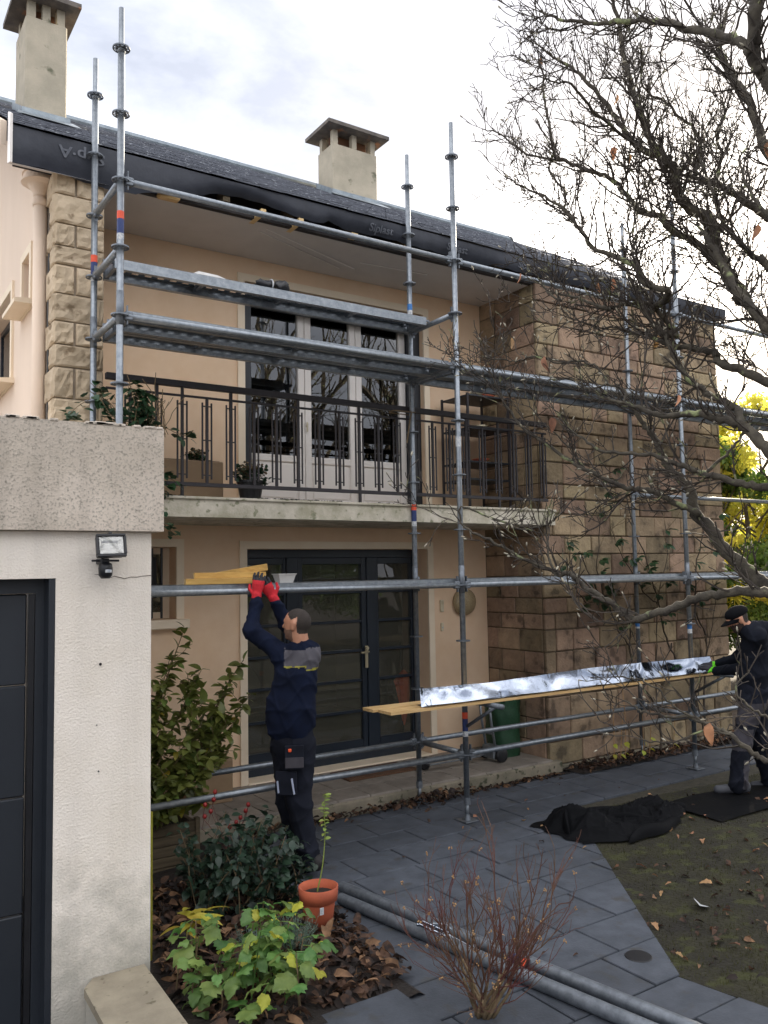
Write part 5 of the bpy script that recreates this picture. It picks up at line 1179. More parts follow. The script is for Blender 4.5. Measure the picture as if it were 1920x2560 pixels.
# ================================================================ broad leaved plant in the foreground
random.seed(88)
hy=thing('broadleaf_plant','fresh green plant with broad lobed leaves in the foreground bed','plant',(1.75,3.95,0))
LH=[leaf_fine('leaf',.12,.105*(.8+.07*i),M['lf_hyd'],i) for i in range(6)]; LHY=[leaf_fine('leaf',.12,.085,M['lf_hydy'],9+i) for i in range(2)]
for k in range(34):
    b=Vector((uni(1.48,2.02),uni(3.68,4.2),.03)); h=uni(.12,.46); e=b+Vector((uni(-.14,.14),uni(-.2,.05),h))
    C_=catmull([b,(b+e)/2+rdir()*.03,e],4); g=MB(); g.tube(C_,[.005*(1-.5*i/(len(C_)-1)) for i in range(len(C_))],5); obj('stem',g,M['browntwig'] if k%3 else M['lf_hyd'],hy)
    for i in range(uni(0,1)<.5 and 4 or 5):
        a=uni(0,2*PI); d=Vector((math.cos(a),math.sin(a)*.8-.25,uni(-.35,.25))); q=C_[-1-(i%4)]; pe=q+d.normalized()*.04
        t=MB(); t.tube([q,pe],.0022,4,False); obj('petiole',t,M['lf_hyd'],hy)
        put_leaf(LHY if (rnd()<.16) else LH,hy,pe,d,uni(-.7,.7),uni(.4,.95))
yp=thing('yellowing_plant','small plant with long yellow leaves beside the garage corner','plant',(1.62,4.35,0))
LYP=[leaf_mesh('leaf',.15,.05,M['lf_shruby'],.25,.35,6)]
for k in range(14):
    a=uni(0,2*PI); put_leaf(LYP,yp,(1.62+uni(-.06,.06),4.30+uni(-.06,.06),uni(.30,.40)),(math.cos(a),math.sin(a)-.2,uni(.0,.5)),uni(-.3,.3),uni(.6,1.05))
t=MB(); t.tube([(1.62,4.35,0),(1.62,4.3,.36)],.006,5); obj('stem',t,M['browntwig'],yp)
# needle tufts (lavender)
random.seed(91)
def tuft(cx,cy,r,h,n,label):
    g=MB()
    for k in range(n):
        a=uni(0,2*PI); q=r*math.sqrt(rnd()); P=[Vector((cx+q*.3*math.cos(a),cy+q*.3*math.sin(a),.02)),Vector((cx+q*.7*math.cos(a),cy+q*.7*math.sin(a),h*.6*uni(.6,1))),Vector((cx+q*1.2*math.cos(a),cy+q*1.2*math.sin(a),h*uni(.6,1.1)))]
        g.tube(P,[.0018,.0018,.0006],3,False)
        for m_ in range(5):
            p=P[1].lerp(P[2],m_/5); d=rdir(); d.z=abs(d.z); g.tube([p,p+d*.025],[.0016,.0004],3,False)
    t=thing('lavender',label,'plant',(cx,cy,0)); tag(obj('needles',g,M['lf_lav'],t),kind='stuff')
tuft(2.18,4.22,.11,.24,90,'grey green needle tuft in front of the terracotta pot'); tuft(1.98,4.32,.10,.22,70,'grey green needle tuft behind the broad green leaves')
# seedling
sd_=thing('seedling','slender seedling with pale round leaves growing in the terracotta pot','plant',(PX,PY,.25))
C_=catmull([(PX-.01,PY,.25),(PX+.03,PY,.40),(PX+.055,PY+.01,.58),(PX+.05,PY+.01,.70),(PX+.06,PY+.01,.80)],5); g=MB(); g.tube(C_,[.005-.0035*i/(len(C_)-1) for i in range(len(C_))],5); obj('stem',g,M['lf_seed'],sd_,True)
LSD=[leaf_mesh('leaf',.035,.024,M['lf_seed'],.2,.2,4)]
for i in range(9,len(C_)):
    for s_ in (-1,1): put_leaf(LSD,sd_,C_[i],(s_*uni(.5,1),uni(-.8,.2),uni(-.1,.5)),None,uni(.6,1.1))
# ================================================================ red twigged shrub in the foreground
random.seed(93)
dw=thing('red_twig_shrub','bare red twigged shrub with dry seed heads on the paving edge','shrub',(2.66,3.23,0))
TWR=MB(); HD=MB()
def rt(p,d,length,r,level):
    P=wander(p,d,length*uni(.7,1.15),.045,.15,.05); n=len(P); TWR.tube(P,[max(.0010,r*(1-.6*i/(n-1))) for i in range(n)],4,False)
    if level<3:
        for k in range(1,n):
            if rnd()<(.7,.7,.5)[level]:
                tn=(P[k]-P[k-1]).normalized(); s_=tn.cross(rdir()).normalized(); rt(P[k],(tn+s_*uni(.35,.75)+Vector((0,0,.15))).normalized(),length*uni(.35,.6),max(.0012,r*.6),level+1)
    elif rnd()<.14:
        for q in range(5): v=rdir()*.008; HD.lathe([(.0008,-.004),(.004,0),(.0008,.004)],P[-1]+v,5)
mains=[]
for k in range(13):
    a=uni(0,2*PI); b=Vector((2.66+uni(-.03,.03),3.23+uni(-.03,.03),-.01)); d=Vector((math.cos(a)*.62+.06,math.sin(a)*.62-.03,1)).normalized()
    P=wander(b,d,uni(.14,.34),.045,.10,.03); g=MB(); n=len(P); g.tube(P,[.010-.004*i/(n-1) for i in range(n)],7); obj('branch',g,M['browntwig'],dw,True)
    rt(P[-1],(P[-1]-P[-2]).normalized(),uni(.32,.50),.005,0); rt(P[-2],(d+rdir()*.5).normalized(),uni(.3,.5),.004,1); rt(P[-3],(d+rdir()*.6).normalized(),uni(.3,.5),.0035,1)
tag(obj('twigs',TWR,M['redtwig'],dw),kind='stuff'); tag(obj('seed_heads',HD,M['drywisp'],dw),kind='stuff')
# ================================================================ ivy and balcony plants
random.seed(95)
iv=thing('ivy','dark green ivy spilling round the stone pillar and scaffold poles on the terrace','ivy',(1.95,6.3,2.75))
LI=[leaf_mesh('leaf',.070,.056,M['lf_ivy'],.15,.25,4,.2,i) for i in range(2)]
paths=[wander((uni(1.72,2.12),uni(6.05,6.35),3.18),(uni(-.55,.55),uni(-.3,.1),1),uni(.18,.52),.05,.30,.0) for k in range(34)]
paths=paths[::-1]
paths=[[(1.8,6.2,3.30),(1.62,6.1,3.42),(1.48,6.1,3.36),(1.40,6.1,3.28),(1.36,6.1,3.2)],[(2.1,6.3,3.3),(2.3,6.3,3.22),(2.38,6.3,3.27)],[(2.08,6.41,2.75),(2.11,6.38,2.62),(2.2,6.38,2.5),(2.27,6.38,2.44)],[(2.1,6.40,3.0),(2.14,6.38,2.85),(2.12,6.38,2.7)],[(2.1,6.4,2.95),(2.2,6.39,2.9),(2.28,6.39,2.86)],[(2.1,6.4,2.85),(2.2,6.38,2.80)]]+paths
cnt=0
for P in paths:
    P=[Vector(p) for p in P]; C_=catmull(P,3); g=MB(); g.tube(C_,.003,4,False); obj('stem',g,M['browntwig'],iv)
    for p in C_[1:]:
        for k in range(2):
            if cnt<330: put_leaf(LI,iv,p+rdir()*.04,(uni(-1,1),uni(-1,.0),uni(-.6,.3)),None,uni(.7,1.3)); cnt+=1
def mum(cx,cy,cz,r,h,n,label,dark=True):
    t=thing('chrysanthemum',label,'plant',(cx,cy,cz)); st=MB(); items=[]; hd=MB()
    for k in range(n):
        a=uni(0,2*PI); q=r*math.sqrt(rnd()); e=Vector((cx+q*math.cos(a),cy+q*math.sin(a),cz+h*uni(.5,1)*(1-.35*(q/r)**2)))
        st.tube([Vector((cx+q*.3*math.cos(a),cy+q*.3*math.sin(a),cz)),e],.002,3,False)
        for m_ in range(4): items.append((e-Vector((0,0,uni(0,h*.6)))+rdir()*.02,(uni(-1,1),uni(-1,1),uni(-.3,.6)),uni(-1,1),uni(.4,.7)))
        hd.lathe([(.004,-.008),(.013,0),(.008,.008)],e,6)
    tag(obj('stems',st,M['browntwig'],t),kind='stuff'); b=MB(); bake_leaves(b,LI[0],items); tag(obj('foliage',b,M['lf_ivy'],t,True),kind='stuff'); tag(obj('flower_heads',hd,M['browntwig'],t),kind='stuff')
mum(3.07,6.74,2.93,.15,.20,60,'faded chrysanthemum in the black pot on the balcony'); mum(2.72,7.13,3.13,.10,.14,30,'dried flower cluster in the beige balcony planter')
mum(2.85,7.2,.51,.12,.12,24,'dry leftover plant in the beige porch planter')
# ================================================================ leaf litter
random.seed(97)
g=MB(); items=[]
LL=leaf_mesh('litter_leaf',.064,.038,M['dryleaf'],.5,.6,4,.15)
for k in range(2100):
    x=uni(1.5,2.68); y=uni(3.6,5.6)
    if not inside((x,y),BED): continue
    items.append(((x,y,bedz(x,y)+uni(.0,.05)),(uni(-1,1),uni(-1,1),uni(-.2,.5)),uni(-1.2,1.2),uni(.6,1.4)))
for k in range(420):
    x=uni(2.6,6.4); y=6.45-abs(random.gauss(0,.05)); items.append(((x,y,.01+uni(0,.04)*(x<5)),(uni(-1,1),uni(-1,1),uni(-.2,.4)),uni(-1,1),uni(.5,1.0)))
for k in range(150):
    x=random.gauss(4.75,.22); y=6.42-abs(random.gauss(0,.08)); items.append(((x,y,uni(.01,.09)),(uni(-1,1),uni(-1,1),uni(-.2,.4)),uni(-1,1),uni(.6,1.1)))
for k in range(420):
    x=uni(3.8,5.6); y=uni(2.0,4.2)
    if not inside((x,y),LAWN) or rnd()<.35*(y-2): continue
    items.append(((x,y,uni(.0,.02)),(uni(-1,1),uni(-1,1),uni(-.1,.3)),uni(-.8,.8),uni(.4,.95)))
for k in range(520):
    x=uni(6.6,9.6); y=uni(6.22,6.52); items.append(((x,y,.03+uni(0,.04)),(uni(-1,1),uni(-1,1),uni(-.2,.4)),uni(-1,1),uni(.6,1.2)))
bake_leaves(g,LL,items,5); tag(obj('leaf_litter',g,[M['dryleaf'],M['dryleaf'],M['dryleaf'],M['dryleaf3'],pm('black_leaf',S((52,42,38)),S((34,28,26)),14,.85)],smooth=True),'dry brown leaf litter covering the bed and the foot of the walls','leaf litter',kind='stuff')
FLm=[leaf_mesh('fallen_leaf',.08,.05,M['dryleaf2'],.4,.5,6,.4,i) for i in range(3)]; FLd=[leaf_mesh('fallen_leaf',.08,.045,M['dryleaf'],.5,.6,5,.1,i) for i in range(2)]
for k in range(190):
    if k<150:
        while True:
            x=uni(3.8,8.5); y=uni(2.2,5.2)
            if inside((x,y),LAWN): break
        lb,gp='small dry leaf fallen on the mossy lawn','fallen leaves on the lawn'
    else: x=uni(2.9,7.0); y=uni(4.6,6.3) if x>3.6 else uni(3.2,6.0); lb,gp='small dry leaf fallen on the grey paving','fallen leaves on the paving'
    if gp.endswith('paving') and inside((x,y),LAWN): continue
    o=bpy.data.objects.new('fallen_leaf',random.choice(FLm if rnd()<.5 else FLd)); COL.objects.link(o); o.location=(x,y,.016); o.rotation_euler=(uni(-.35,.35),uni(-.35,.35),uni(0,6.28)); s_=uni(.4,1.05)*(.7 if 'paving' in gp else 1); o.scale=(s_,)*3; tag(o,lb,'leaf',gp)
o=bpy.data.objects.new('fallen_leaf',leaf_mesh('fallen_leaf',.14,.10,M['white'],.3,.3,6,.2)); COL.objects.link(o); o.location=(4.55,3.40,.03); o.rotation_euler=(.4,.1,.5); tag(o,'large silvery white leaf lying underside up on the lawn','leaf')
# ================================================================ background and surrounding trees
def np_leaves(name,clumps,n,size,mat,parent,seed):
    r=np.random.RandomState(seed); c=np.array([k[:3] for k in clumps]); rad=np.array([k[3] for k in clumps]); w_=rad**2; ix=r.choice(len(c),n,p=w_/w_.sum())
    v=r.normal(size=(n,3)); v/=np.linalg.norm(v,axis=1)[:,None]; v*=(r.rand(n)**.45)[:,None]*rad[ix][:,None]; P=c[ix]+v*np.array([1,1,.85])
    a=r.normal(size=(n,3)); a/=np.linalg.norm(a,axis=1)[:,None]; b=r.normal(size=(n,3)); b-=a*(a*b).sum(1)[:,None]; b/=np.linalg.norm(b,axis=1)[:,None]
    s=size*(.6+.8*r.rand(n))[:,None]; V=np.stack([P-a*s,P+b*s*.45,P+a*s,P-b*s*.45],1).reshape(-1,3)
    o0=np.array(worig(parent)); V=V-o0
    me=bpy.data.meshes.new(name); me.from_pydata(V.tolist(),[],np.arange(4*n).reshape(-1,4).tolist()); me.materials.append(mat); o=bpy.data.objects.new(name,me); COL.objects.link(o); o.parent=parent; tag(o,kind='stuff'); return o
def bgtree(x,y,h,r,mat,n,label,size,seed,group=None,name='garden_tree'):
    random.seed(seed); t=thing(name,label,'tree',(x,y,0),group); g=MB(); P=wander((x,y,-.05),(0,0,1),h*.8,.5,.07,.2); k=len(P); g.tube(P,[.03*h*(1-.8*i/(k-1))*.5+.01 for i in range(k)],7); obj('trunk',g,M['bark'],t,True)
    cl=[]
    for i in range(int(14+h*3)):
        z=h*uni(.18,1); q=r*(1-((z/h-.5)/.62)**2)**.5 if abs(z/h-.5)<.62 else r*.4; a=uni(0,2*PI); d=q*math.sqrt(rnd()); cl.append((x+d*math.cos(a),y+d*math.sin(a),z,r*uni(.18,.34)))
        b=MB(); b.tube([(x,y,z*.75),(x+d*math.cos(a),y+d*math.sin(a),z)],[.018,.006],4,False); obj('limb',b,M['bark'],t)
    np_leaves('crown',cl,n,size,mat,t,seed)
bgtree(14.6,9.3,5.0,1.9,M['lf_bgy'],16000,'tall yellow leaved bamboo like tree beyond the wing',.07,1); bgtree(16.8,10.5,5.6,2.0,M['lf_bgy'],14000,'yellow autumn tree behind the others beyond the wing',.08,2)
bgtree(13.6,7.6,2.5,1.3,M['lf_bgg'],9000,'low bright green bush beside the wing corner',.06,3,name='garden_bush'); bgtree(15.8,8.4,3.2,1.5,M['lf_bgg'],9000,'rounded mid green tree at the end of the path',.06,4); bgtree(13.2,9.2,4.2,1.2,M['lf_bgg'],9000,'slim green tree just behind the wing corner',.06,5)
bgtree(17.5,6.5,7.5,2.6,M['lf_bgd'],14000,'unseen dark evergreen tree added right of the garden to shade the lawn',.09,6); bgtree(18.5,2.0,8.0,2.8,M['lf_bgd'],14000,'unseen broad dark evergreen added past the lawn to shade it',.09,7); bgtree(27,4.5,9.0,3.2,M['lf_bgd'],12000,'unseen dark evergreen tree added far right, clear of the yellow trees',.1,8)  # out-of-view evergreens, added on the sun side to keep the lawn shaded
bgtree(19.5,19,8.0,3.0,M['lf_bgy'],12000,'large yellow tree far behind the house',.11,9)
# bare trees on the far side of the garden, seen mirrored in the panes
random.seed(111)
BT=MB()
def bt_(p,d,length,r,level):
    P=wander(p,d,length,.35,.12,.05); n=len(P); BT.tube(P,[max(.006,r*(1-.5*i/(n-1))) for i in range(n)],6 if level<2 else 3,False)
    if level<4:
        for k in range(1,n):
            if rnd()<(.7,.75,.6,.5)[level]:
                tn=(P[k]-P[k-1]).normalized(); s_=tn.cross(rdir()).normalized(); bt_(P[k],(tn*.8+s_*uni(.5,.9)+Vector((0,0,.1))).normalized(),length*uni(.4,.65),r*.5,level+1)
bt_((0,0,-.1),(0,0,1),5.5,.20,0); bt_((0,0,2.0),(.3,.1,1),4.5,.12,0)
BTM=mesh('bare_branches',BT,M['bark'])
for k,(x,y,s_,a) in enumerate(((6.5,-5.5,1.0,.3),(10.5,-7,1.15,1.9),(14.5,-5.5,1.0,3.1),(3.2,-7.5,1.1,4.4),(18,-8.5,1.3,5.2))):
    t=thing('bare_tree','tall bare tree across the garden, mirrored in the window panes','tree',(x,y,0),'bare trees across the garden'); o=inst('branches',BTM,t,(x,y,0),(0,0,a),s_)
bgtree(8.5,-11,4.5,2.2,M['lf_bgo'],9000,'russet leaved tree across the garden, mirrored in the panes',.1,12); bgtree(14,-12,3.6,3.0,M['lf_bgg'],7000,'dense green tree across the garden, mirrored in the panes',.1,13)
# ================================================================ people: smooth implicit surfaces meshed with surface nets
def sdf_eval(prims,X,k):
    d=None
    for p in prims:
        if p[0]=='c':      # tapered capsule, optionally flattened along an axis
            _,a,b,ra,rb=p[:5]; fl=p[5] if len(p)>5 else None
            a=np.array(a,float); b=np.array(b,float); Q=X-a; ba=b-a
            if fl is not None:
                ax=np.array(fl[0],float); ax/=np.linalg.norm(ax); s=fl[1]
                ba=ba+(s-1)*np.dot(ba,ax)*ax; Q=Q+((s-1)*(Q@ax))[...,None]*ax
            L2=max(ba@ba,1e-9); t=np.clip((Q@ba)/L2,0,1); dist=np.linalg.norm(Q-t[...,None]*ba,axis=-1)-(ra+(rb-ra)*t)
            if fl is not None and fl[1]>1: dist=dist/ (1+.35*(fl[1]-1))
        else:              # ellipsoid: centre, radii, basis columns
            _,c,r,Bm=p[:4]; Q=(X-np.array(c,float))@np.array(Bm,float); r=np.array(r,float); n0=np.linalg.norm(Q/r,axis=-1); n1=np.linalg.norm(Q/(r*r),axis=-1); dist=n0*(n0-1)/np.maximum(n1,1e-6)
        if d is None: d=dist
        else:
            h=np.clip(.5+.5*(d-dist)/k,0,1); d=dist*h+d*(1-h)-k*h*(1-h)
    return d
def nets(prims,vox,k=.03,noise=None,pad=.06,cut=None):
    lo=np.full(3,1e9); hi=-lo
    for p in prims:
        if p[0]=='c':
            r=max(p[3],p[4])
            for q in (p[1],p[2]): q=np.array(q,float); lo=np.minimum(lo,q-r); hi=np.maximum(hi,q+r)
        else: c=np.array(p[1],float); r=max(p[2]); lo=np.minimum(lo,c-r); hi=np.maximum(hi,c+r)
    lo-=pad; hi+=pad; n=np.ceil((hi-lo)/vox).astype(int)+1
    ax=[lo[i]+vox*np.arange(n[i]) for i in range(3)]; X=np.stack(np.meshgrid(*ax,indexing='ij'),-1)
    S_=sdf_eval(prims,X,k)
    if noise is not None: S_=S_+noise(X)
    if cut is not None: S_=np.maximum(S_,cut(X))
    ins=S_<0; cs=np.array(S_.shape)-1
    cnt=np.zeros(cs,int); 
    offs=[(i,j,l) for i in(0,1) for j in(0,1) for l in(0,1)]
    for o in offs: cnt+=ins[o[0]:o[0]+cs[0],o[1]:o[1]+cs[1],o[2]:o[2]+cs[2]]
    act=(cnt>0)&(cnt<8); idx=-np.ones(cs,int); ii=np.argwhere(act); idx[act]=np.arange(len(ii))
    acc=np.zeros((len(ii),3)); num=np.zeros(len(ii))
    for a in offs:
        for axn in range(3):
            if a[axn]: continue
            b=list(a); b[axn]=1
            va=S_[tuple((ii+np.array(a)).T)]; vb=S_[tuple((ii+np.array(b)).T)]; m_=(va<0)!=(vb<0)
            t=np.where(m_,va/np.where(m_,va-vb,1),0); P=ii+np.array(a,float); P=P.astype(float); P[:,axn]+=t
            acc[m_]+=P[m_]; num[m_]+=1
    V=lo+vox*acc/np.maximum(num,1)[:,None]
    Fc=[]
    for axn in range(3):
        b,c=[i for i in range(3) if i!=axn]
        sl=[slice(1,cs[0]),slice(1,cs[1]),slice(1,cs[2])]; sl[axn]=slice(0,cs[axn])
        st=[s.start for s in sl]; A=ins[tuple(slice(s.start,s.stop) for s in sl)]; sh=[slice(s.start,s.stop) for s in sl]; sh[axn]=slice(sh[axn].start+1,sh[axn].stop+1); B=ins[tuple(sh)]
        e=np.argwhere(A!=B)+np.array(st); fl=A[tuple((e-np.array(st)).T)]
        def g_(db,dc): q=e.copy(); q[:,b]-=db; q[:,c]-=dc; return idx[tuple(q.T)]
        q=np.stack([g_(1,1),g_(0,1),g_(0,0),g_(1,0)],1); flip=fl if axn!=1 else ~fl
        q[~flip]=q[~flip][:,::-1]; Fc.append(q)
    Fc=np.concatenate(Fc); Fc=Fc[(Fc>=0).all(1)]
    return V,Fc
def sdf_obj(name,prims,vox,mats,parent,k=.03,noise=None,region=None,cut=None):
    V,Fc=nets(prims,vox,k,noise,cut=cut); mb=MB(); mb.v=[tuple(v) for v in V]; mb.f=[tuple(int(i) for i in f) for f in Fc]; mb.mi=[0]*len(mb.f)
    if region is not None: mb.mi=[int(v) for v in region(V[Fc].mean(1))]
    return obj(name,mb,mats,parent,True)
def wrinkle(amp,f=1.0,ph=0,bunch=None):
    def fn(X):
        x,y,z=X[...,0],X[...,1],X[...,2]
        wz=z+.05*np.sin(9*x+7*y+ph)+.03*np.sin(17*x-13*y+ph*2)
        r1=(1-np.abs(np.sin(13*f*wz+5*x+ph)))**3; r2=(1-np.abs(np.sin(19*f*wz-9*x+8*y+ph*1.7)))**4; r3=(1-np.abs(np.sin(8*f*wz+14*x-11*y+ph*.6)))**5
        a=amp*(1 if bunch is None else 1+bunch[1]*np.exp(-((z-bunch[0])/.12)**2))
        return a*(.9-1.6*r1-1.3*r2-1.2*r3+.35*np.sin(31*x-27*y+12*z+ph))
    return fn
def V3(p): return Vector(p)
def hand_prims(W,U,Nn,side,curl=.9,size=1.0,spread=.12):
    """palm plus five bent fingers; U along the hand, Nn towards the palm side, side=+-1 thumb side"""
    W=V3(W); U=V3(U).normalized(); Nn=(V3(Nn)-U*V3(Nn).dot(U)).normalized(); T_=U.cross(Nn)*side; s=size; P=[]
    P.append(('c',W,W+U*.075*s,.030*s,.040*s,(Nn,1.9)))
    for i,(o,l) in enumerate(((.030,.072),(.010,.080),(-.011,.075),(-.031,.058))):
        b=W+U*.078*s+T_*o*s; d0=(U+T_*spread*(o/.03)).normalized(); d1=(d0*math.cos(curl*.5)+Nn*math.sin(curl*.5)); d2=(d0*math.cos(curl*1.2)+Nn*math.sin(curl*1.2))
        j1=b+d0*l*.42*s; j2=j1+d1*l*.33*s; j3=j2+d2*l*.28*s
        P+=[('c',b-d0*.02*s,j1,.0105*s,.0098*s),('c',j1,j2,.0098*s,.009*s),('c',j2,j3,.009*s,.0078*s)]
    b=W+U*.018*s+T_*.030*s; j1=b+(T_*.75+U*.6+Nn*.3).normalized()*.040*s; j2=j1+(U*.9+T_*.25+Nn*.45).normalized()*.032*s
    P+=[('c',b,j1,.013*s,.0115*s),('c',j1,j2,.011*s,.009*s)]
    return P
SKIN=pm('skin',S((198,146,118)),S((184,130,104)),14,.55,.0006,200,coords='obj')
HAIR=pm('short_dark_hair',S((44,38,36)),S((64,56,50)),160,.85,.004,260)
BEARD=pm('stubble',S((112,84,70)),S((128,98,82)),60,.8)
NAVY=pm('navy_jacket',S((18,27,50)),S((13,20,38)),9,.9,.0015,220,spec=.2)
YOKE=pm('grey_yoke',S((92,90,96)),S((78,76,84)),12,.9,.001,220)
TROU=pm('dark_work_trousers',S((32,35,46)),S((23,26,35)),10,.9,.0015,240,spec=.2)
GREYP=pm('grey_pocket_cloth',S((70,68,74)),S((60,57,64)),12,.9)
ORG=pm('orange_label',S((240,92,44)),S((230,84,40)),5,.6)
REFL=pm('reflective_strip',S((176,184,206)),S((160,168,190)),5,.4)
REDG=pm('red_knit_glove',S((206,40,52)),S((184,32,44)),60,.85,.001,300)
DRKG=pm('dark_glove_coating',S((40,40,48)),S((30,30,36)),30,.7)
GRNG=pm('green_cuff',S((110,220,40)),S((100,205,36)),20,.8)
HOOD=pm('dark_hoodie',S((24,28,38)),S((18,21,29)),10,.95,.0015,220,spec=.2)
BOOT=pm('dark_boot',S((44,40,40)),S((32,30,31)),14,.7,.001,90)
BOOT2=pm('grey_shoe',S((74,76,82)),S((60,62,68)),14,.7)
W1= {'O': (2.821, 5.448, 0.003), 'head': (2.781, 5.321, 1.762), 'chin': (2.746, 5.379, 1.637), 'nose': (2.712, 5.405, 1.734), 'ear': (2.709, 5.288, 1.722), 'neck': (2.804, 5.321, 1.592), 'neck2': (2.793, 5.323, 1.655), 'c7': (2.815, 5.318, 1.541), 'chest': (2.776, 5.358, 1.373), 'belly': (2.757, 5.386, 1.19), 'hem': (2.756, 5.397, 1.077), 'pelvis': (2.773, 5.397, 0.949), 'shL': (2.706, 5.414, 1.542), 'elL': (2.538, 5.558, 1.719), 'wrL': (2.599, 5.619, 1.938), 'shR': (2.881, 5.345, 1.557), 'elR': (2.857, 5.633, 1.751), 'wrR': (2.751, 5.616, 1.924), 'hipL': (2.746, 5.469, 0.886), 'hipR': (2.829, 5.365, 0.892), 'knL': (2.797, 5.516, 0.505), 'knR': (2.803, 5.377, 0.533), 'anL': (2.933, 5.561, 0.061), 'anR': (2.879, 5.376, 0.107), 'toeL': (2.945, 5.731, -0.053), 'toeR': (2.877, 5.557, -0.031), 'heR': (2.913, 5.322, 0.055), 'heL': (2.979, 5.484, 0.03), 'hL': (2.619, 5.619, 2.068), 'hR': (2.696, 5.62, 2.016), 'pk': (2.703, 5.246, 0.859), 'tag1': (2.672, 5.25, 0.911), 'pk2': (2.671, 5.308, 0.677), 'tag2': (2.641, 5.387, 0.688), 'r1': (2.718, 5.29, 0.66), 'stain': (2.522, 5.509, 1.857)}
W2= {'O': (7.141, 4.842, 0.003), 'head': (7.085, 4.739, 1.629), 'chin': (7.066, 4.762, 1.51), 'nose': (7.015, 4.791, 1.564), 'ear': (7.047, 4.682, 1.603), 'neck': (7.14, 4.71, 1.539), 'captop': (7.086, 4.732, 1.696), 'brim': (6.946, 4.834, 1.595), 'brimb': (7.044, 4.764, 1.652), 'c7': (7.216, 4.664, 1.489), 'chest': (7.22, 4.676, 1.314), 'belly': (7.219, 4.694, 1.117), 'hem': (7.222, 4.704, 0.979), 'pelvis': (7.228, 4.708, 0.894), 'hood': (7.252, 4.637, 1.525), 'shN': (7.133, 4.576, 1.472), 'elN': (7.207, 4.758, 1.16), 'wrN': (7.28, 5.136, 1.107), 'hN': (7.269, 5.226, 1.124), 'shF': (7.361, 4.763, 1.457), 'elF': (7.421, 4.984, 1.217), 'wrF': (7.402, 5.195, 1.155), 'hF': (7.348, 5.281, 1.137), 'hipN': (7.167, 4.69, 0.865), 'hipF': (7.346, 4.754, 0.84), 'knN': (7.104, 4.762, 0.523), 'knF': (7.408, 4.793, 0.473), 'anN': (7.105, 4.834, 0.094), 'anF': (7.607, 4.829, 0.065), 'toeN': (6.988, 4.967, 0.013), 'heN': (7.151, 4.797, 0.037), 'toeF': (7.527, 4.95, -0.03), 'heF': (7.702, 4.808, -0.006)}
def head_prims(c,face,up,sc=1.0):
    """head as one smooth form: cranium, jaw, nose, brow, ears; face = direction the person looks"""
    c=V3(c); f=V3(face).normalized(); u=(V3(up)-f*V3(up).dot(f)).normalized(); s=f.cross(u); Bm=Matrix((f,s,u)).transposed(); B=[[Bm[i][j] for j in range(3)] for i in range(3)]
    P=[('e',c+u*.025*sc,(.098*sc,.076*sc,.090*sc),B),('e',c+f*.020*sc-u*.035*sc,(.070*sc,.062*sc,.085*sc),B),('c',c+f*.055*sc-u*.085*sc,c+f*.066*sc-u*.09*sc,.024*sc,.022*sc),
       ('c',c+f*.088*sc+u*.012*sc,c+f*.108*sc-u*.022*sc,.008*sc,.013*sc),('c',c+f*.085*sc+u*.022*sc-s*.03*sc,c+f*.085*sc+u*.022*sc+s*.03*sc,.010*sc,.010*sc),
       ('c',c+f*.086*sc-u*.055*sc-s*.015*sc,c+f*.086*sc-u*.055*sc+s*.015*sc,.007*sc,.007*sc)]
    ears=[('c',c+s*q*.078*sc-f*.008*sc+u*.012*sc,c+s*q*.077*sc-f*.002*sc-u*.028*sc,.015*sc,.010*sc,(s,1.6)) for q in(-1,1)]
    return P,ears,(f,s,u,B)
UP=Vector((0,0,1)); FW=Vector((_f.x,_f.y,0)).normalized(); RT=Vector((_r.x,_r.y,0)).normalized()
# ---------------------------------------------------------------- first worker, arms raised to the deck
J={k_:V3(v) for k_,v in W1.items()}
p1=thing('person','person in navy jacket and dark work trousers reaching up with red gloves','person',(J['O'].x,J['O'].y,0))
face=(RT*-.93+FW*.37+UP*.10)
HPr,EAR,(hf,hs_,hu,hB)=head_prims(J['head'],face,UP+RT*.10)
body=HPr+EAR+[('c',J['head']-hu*.06-hf*.02,J['c7'],.056,.066),('c',J['c7'],J['belly'],.10,.11,(FW,1.2)),('c',J['belly'],J['pelvis'],.11,.12,(FW,1.2))]
for a in 'LR':
    body+=[('c',J['c7']*.5+J['sh'+a]*.5,J['sh'+a],.06,.05),('c',J['sh'+a],J['el'+a],.046,.037),('c',J['el'+a],J['wr'+a]+(J['h'+a]-J['wr'+a])*.2,.036,.029),('c',J['hip'+a],J['kn'+a],.075,.055),('c',J['kn'+a],J['an'+a],.05,.04),('c',J['an'+a],J['toe'+a]*.4+J['an'+a]*.6,.035,.03)]
def hreg(C):   # hair, stubble and skin on one continuous body
    d=C-np.array(J['head']); f=d@np.array(hf); u=d@np.array(hu); s=np.abs(d@np.array(hs_)); r=np.zeros(len(C),int)
    top=(u>.045-.55*np.clip(f,-.1,.06)+.25*np.clip(f-.02,0,.1)*6); back=(f<-.028)&(u>-.055)
    ear=(s>.072)&(np.abs(f)<.03)&(u<.035)
    r[(top|back)&~ear&(u>-.06)]=1; r[(r==0)&(f>.005)&(u<-.035)&(u>-.13)&~ear&(f<.10)]=2
    return r
sdf_obj('body',body,.0075,[SKIN,HAIR,BEARD],p1,.022,None,hreg)
